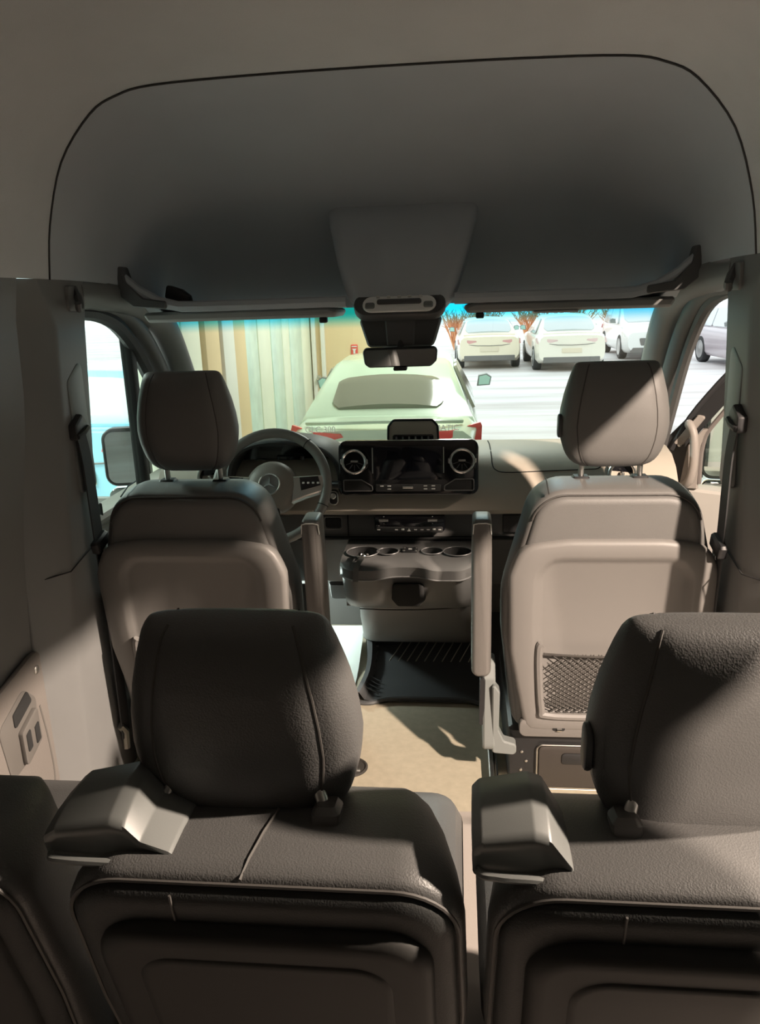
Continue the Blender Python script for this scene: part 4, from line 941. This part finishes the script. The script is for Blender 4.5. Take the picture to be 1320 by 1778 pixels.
        t.part('tail_light', loft([[(s*x, y, z) for x, y, z in ((hw*.38, .035, lz-.02), (hw*.70, .035, lz-.075), (hw*.97, .10, lz-.06), (hw*.985, .34, lz+.04), (hw*.97, .32, lz+.075), (hw*.70, .03, lz+.055), (hw*.42, .02, lz+.035))], [(s*x, y-.025, z) for x, y, z in ((hw*.38, .035, lz-.02), (hw*.70, .03, lz-.075), (hw*.985, .09, lz-.06), (hw*1.0, .34, lz+.04), (hw*.985, .32, lz+.075), (hw*.70, .02, lz+.055), (hw*.42, .01, lz+.035))]]), tl_m)
        t.part('head_light', loft([[(s*x, L+y, z) for x, y, z in ((hw*.55, -.02, .62), (hw*.88, -.10, .64), (hw*.96, -.30, .72), (hw*.85, -.22, .76), (hw*.6, -.08, .71))], [(s*x*1.005, L+y+.02, z) for x, y, z in ((hw*.55, -.02, .62), (hw*.88, -.08, .64), (hw*.96, -.28, .72), (hw*.85, -.20, .76), (hw*.6, -.06, .71))]]), mat('headlight_clear', (.55, .58, .60), .15))
        m0 = t.part('side_mirror', loft([[(s*(hw+.02+a), yf+(yw-yf)*.62+b, belt+.10+c) for a, c in ((0, -.06), (.16, -.05), (.18, .05), (.12, .09), (.02, .07))] for b in (-.05, .0, .07)]), mat('mirror_shell', (.20, .22, .22), .4))
        t.part('mirror_face', loft([[(s*(hw+.02+a), yf+(yw-yf)*.62+b, belt+.10+c) for a, c in ((.02, -.045), (.15, -.04), (.165, .045), (.115, .075), (.03, .058))] for b in (-.056, -.05)]), mat('mirror_mint', (.45, .72, .66), .15), under=m0)
        for y in (.18*L, .80*L):
            r = .33 if not suv else .37
            wh = t.part('wheel', lathe([(.05, -.10), (r*.95, -.11), (r, -.08), (r, .08), (r*.95, .11), (r*.72, .115), (r*.70, .07), (.05, .08)], (s*(hw-.10), y, r), 'x', 24), RUBBER)
            t.part('rim', lathe([(r*.70, s*.10), (r*.68, s*.118), (r*.62, s*.105), (r*.25, s*.10), (.06, s*.112), (.001, s*.112)], (s*(hw-.10), y, r), 'x', 24), mat('alloy', (.55, .55, .55), .3, metal=.6), under=wh)
    dk = mat('bumper_dark', (.16, .155, .15), .5)
    t.part('rear_diffuser', box(-hw*.8, hw*.8, -.012, .10, .24, .40, .02), dk)
    t.part('rear_plate', box(-.26, .26, -.02, .02, .50, .62, .006), mat('plate_cream', (.72, .64, .50), .5))
    t.part('trunk_line', tube([(-hw*.82, .02, belt-.20), (-hw*.4, -.012, belt-.25), (0, -.016, belt-.26), (hw*.4, -.012, belt-.25), (hw*.82, .02, belt-.20)], .008, 6), dk)
    t.part('spoiler_lip', tube(spline([(-hw*.80, .16, ddeck+.005), (-hw*.5, .06, ddeck+.02), (0, .03, ddeck+.03), (hw*.5, .06, ddeck+.02), (hw*.80, .16, ddeck+.005)], 4), .02, 6), paint)
    if front_detail:
        t.part('grille', slab(rpoly([(-hw*.5, .44), (hw*.5, .44), (hw*.56, .66), (-hw*.56, .66)], .04), [(L-.06, 0), (L+.012, 0)]), dk)
        t.part('lower_grille', slab(rpoly([(-hw*.82, .24), (hw*.82, .24), (hw*.74, .38), (-hw*.74, .38)], .03), [(L-.12, 0), (L+.008, 0)]), dk)
    if badge:
        for s, tx in ((-1, badge[0]), (1, badge[1])):
            text('badge', tx, .075, (s*hw*.62, -.03, belt+.005), (math.pi/2, 0, 0), SYMB, t.e)
    return t
sed = car('sedan', 'pale green silver sedan parked just ahead, seen from behind', (-.50, 6.75, GZ), 0, (.52, .64, .50), L=4.7, W=1.80, H=1.425, belt=.90, group='', glass=(.22, .22, .17), badge=('GLC 300', '4MATIC'), taillight=(.78, .08, .07), small_rear=True, tail_drop=.075)
WH = (.86, .85, .80)
car('sedan', 'cream white coupe in the lot nearest the mirror, seen from behind', (1.10, 22.2, GZ), .02, (.84, .76, .60), L=4.4, W=1.80, H=1.40, glass=(.50, .55, .58), taillight=(.62, .30, .28))
car('sedan', 'white sedan with plate in the lot, second from the mirror', (3.22, 21.0, GZ), .0, (.84, .80, .70), L=4.8, W=1.86, H=1.46, belt=.96, glass=(.52, .56, .58), taillight=(.68, .48, .46))
car('suv', 'white car facing forward behind the right windshield pillar', (6.25, 28.6, GZ), math.pi-.02, (.86, .86, .86), L=4.6, W=1.90, H=1.64, belt=1.02, suv=True, glass=(.55, .60, .63))
car('suv', 'mauve grey car seen through the right door opening', (8.05, 24.0, GZ), math.pi+.04, (.50, .44, .48), L=4.7, W=1.90, H=1.62, belt=1.02, suv=True, glass=(.55, .52, .58))
bc = car('hatchback', 'light blue car with red tail lamp outside the driver window', (-3.30, 6.35, GZ), -.02, (.30, .62, .80), L=4.2, W=1.72, H=1.46, belt=.95, suv=True, group='', glass=(.55, .62, .58), taillight=(.75, .22, .25))

# bare orange shrubs behind the parked cars
TW = mat('twig_orange', (.72, .34, .17), .8)
for k, (px, py, hgt, sp, lab) in enumerate(((.2, 31, 1.55, .8, 'bare orange shrub right beside the mirror'), (1.3, 31.5, 1.75, 1.0, 'bare orange shrub behind the cream coupe'), (3.1, 31, 1.75, 1.0, 'bare orange shrub between coupe and white sedan'), (4.9, 32, 1.75, 1.1, 'bare orange shrub behind the white sedan'), (6.6, 33, 1.85, .8, 'bare orange shrub left of the front-facing white car'))):
    parts = []
    for q in range(46):
        a = random.uniform(0, 2*math.pi); r = sp*random.random()**.5*.9; h = hgt*random.uniform(.65, 1.0)
        p0 = Vector((px+random.uniform(-.12, .12), py+random.uniform(-.12, .12), GZ)); p2 = Vector((px+r*math.cos(a), py+r*math.sin(a)*.5, GZ+h)); p1 = (p0+p2)/2+Vector((random.uniform(-.08, .08), 0, .12))
        parts.append(tube([tuple(p0), tuple(p1), tuple(p2)], [.03, .02, .008], 4))
        for j in range(3):
            b0 = p1+(p2-p1)*random.uniform(.1, .8); b1 = b0+Vector((random.uniform(-.3, .3), random.uniform(-.1, .1), random.uniform(.1, .4)))
            parts.append(tube([tuple(b0), tuple(b1)], [.012, .006], 4))
    t = Thing('shrub', lab, 'shrub', (px, py, GZ), group='shrubs behind the lot')
    t.part('branches', join(*parts), TW, smooth=False)
# snow bank
rows = []
for k in range(40):
    x = -6+k*.9; rows.append([(x, 35, GZ), (x, 36, GZ+.35+.12*math.sin(k*1.3)), (x, 37.5, GZ+.5+.1*math.sin(k*.7)), (x, 40, GZ+.3), (x, 43, GZ)])
sb = build('snow_bank', grid(rows), mat('snow_white', (.92, .93, .95), .7, bump=.3, scale=4)); tag(sb, 'low white snow bank along the far edge of the lot', 'snow'); sb['kind'] = 'stuff'
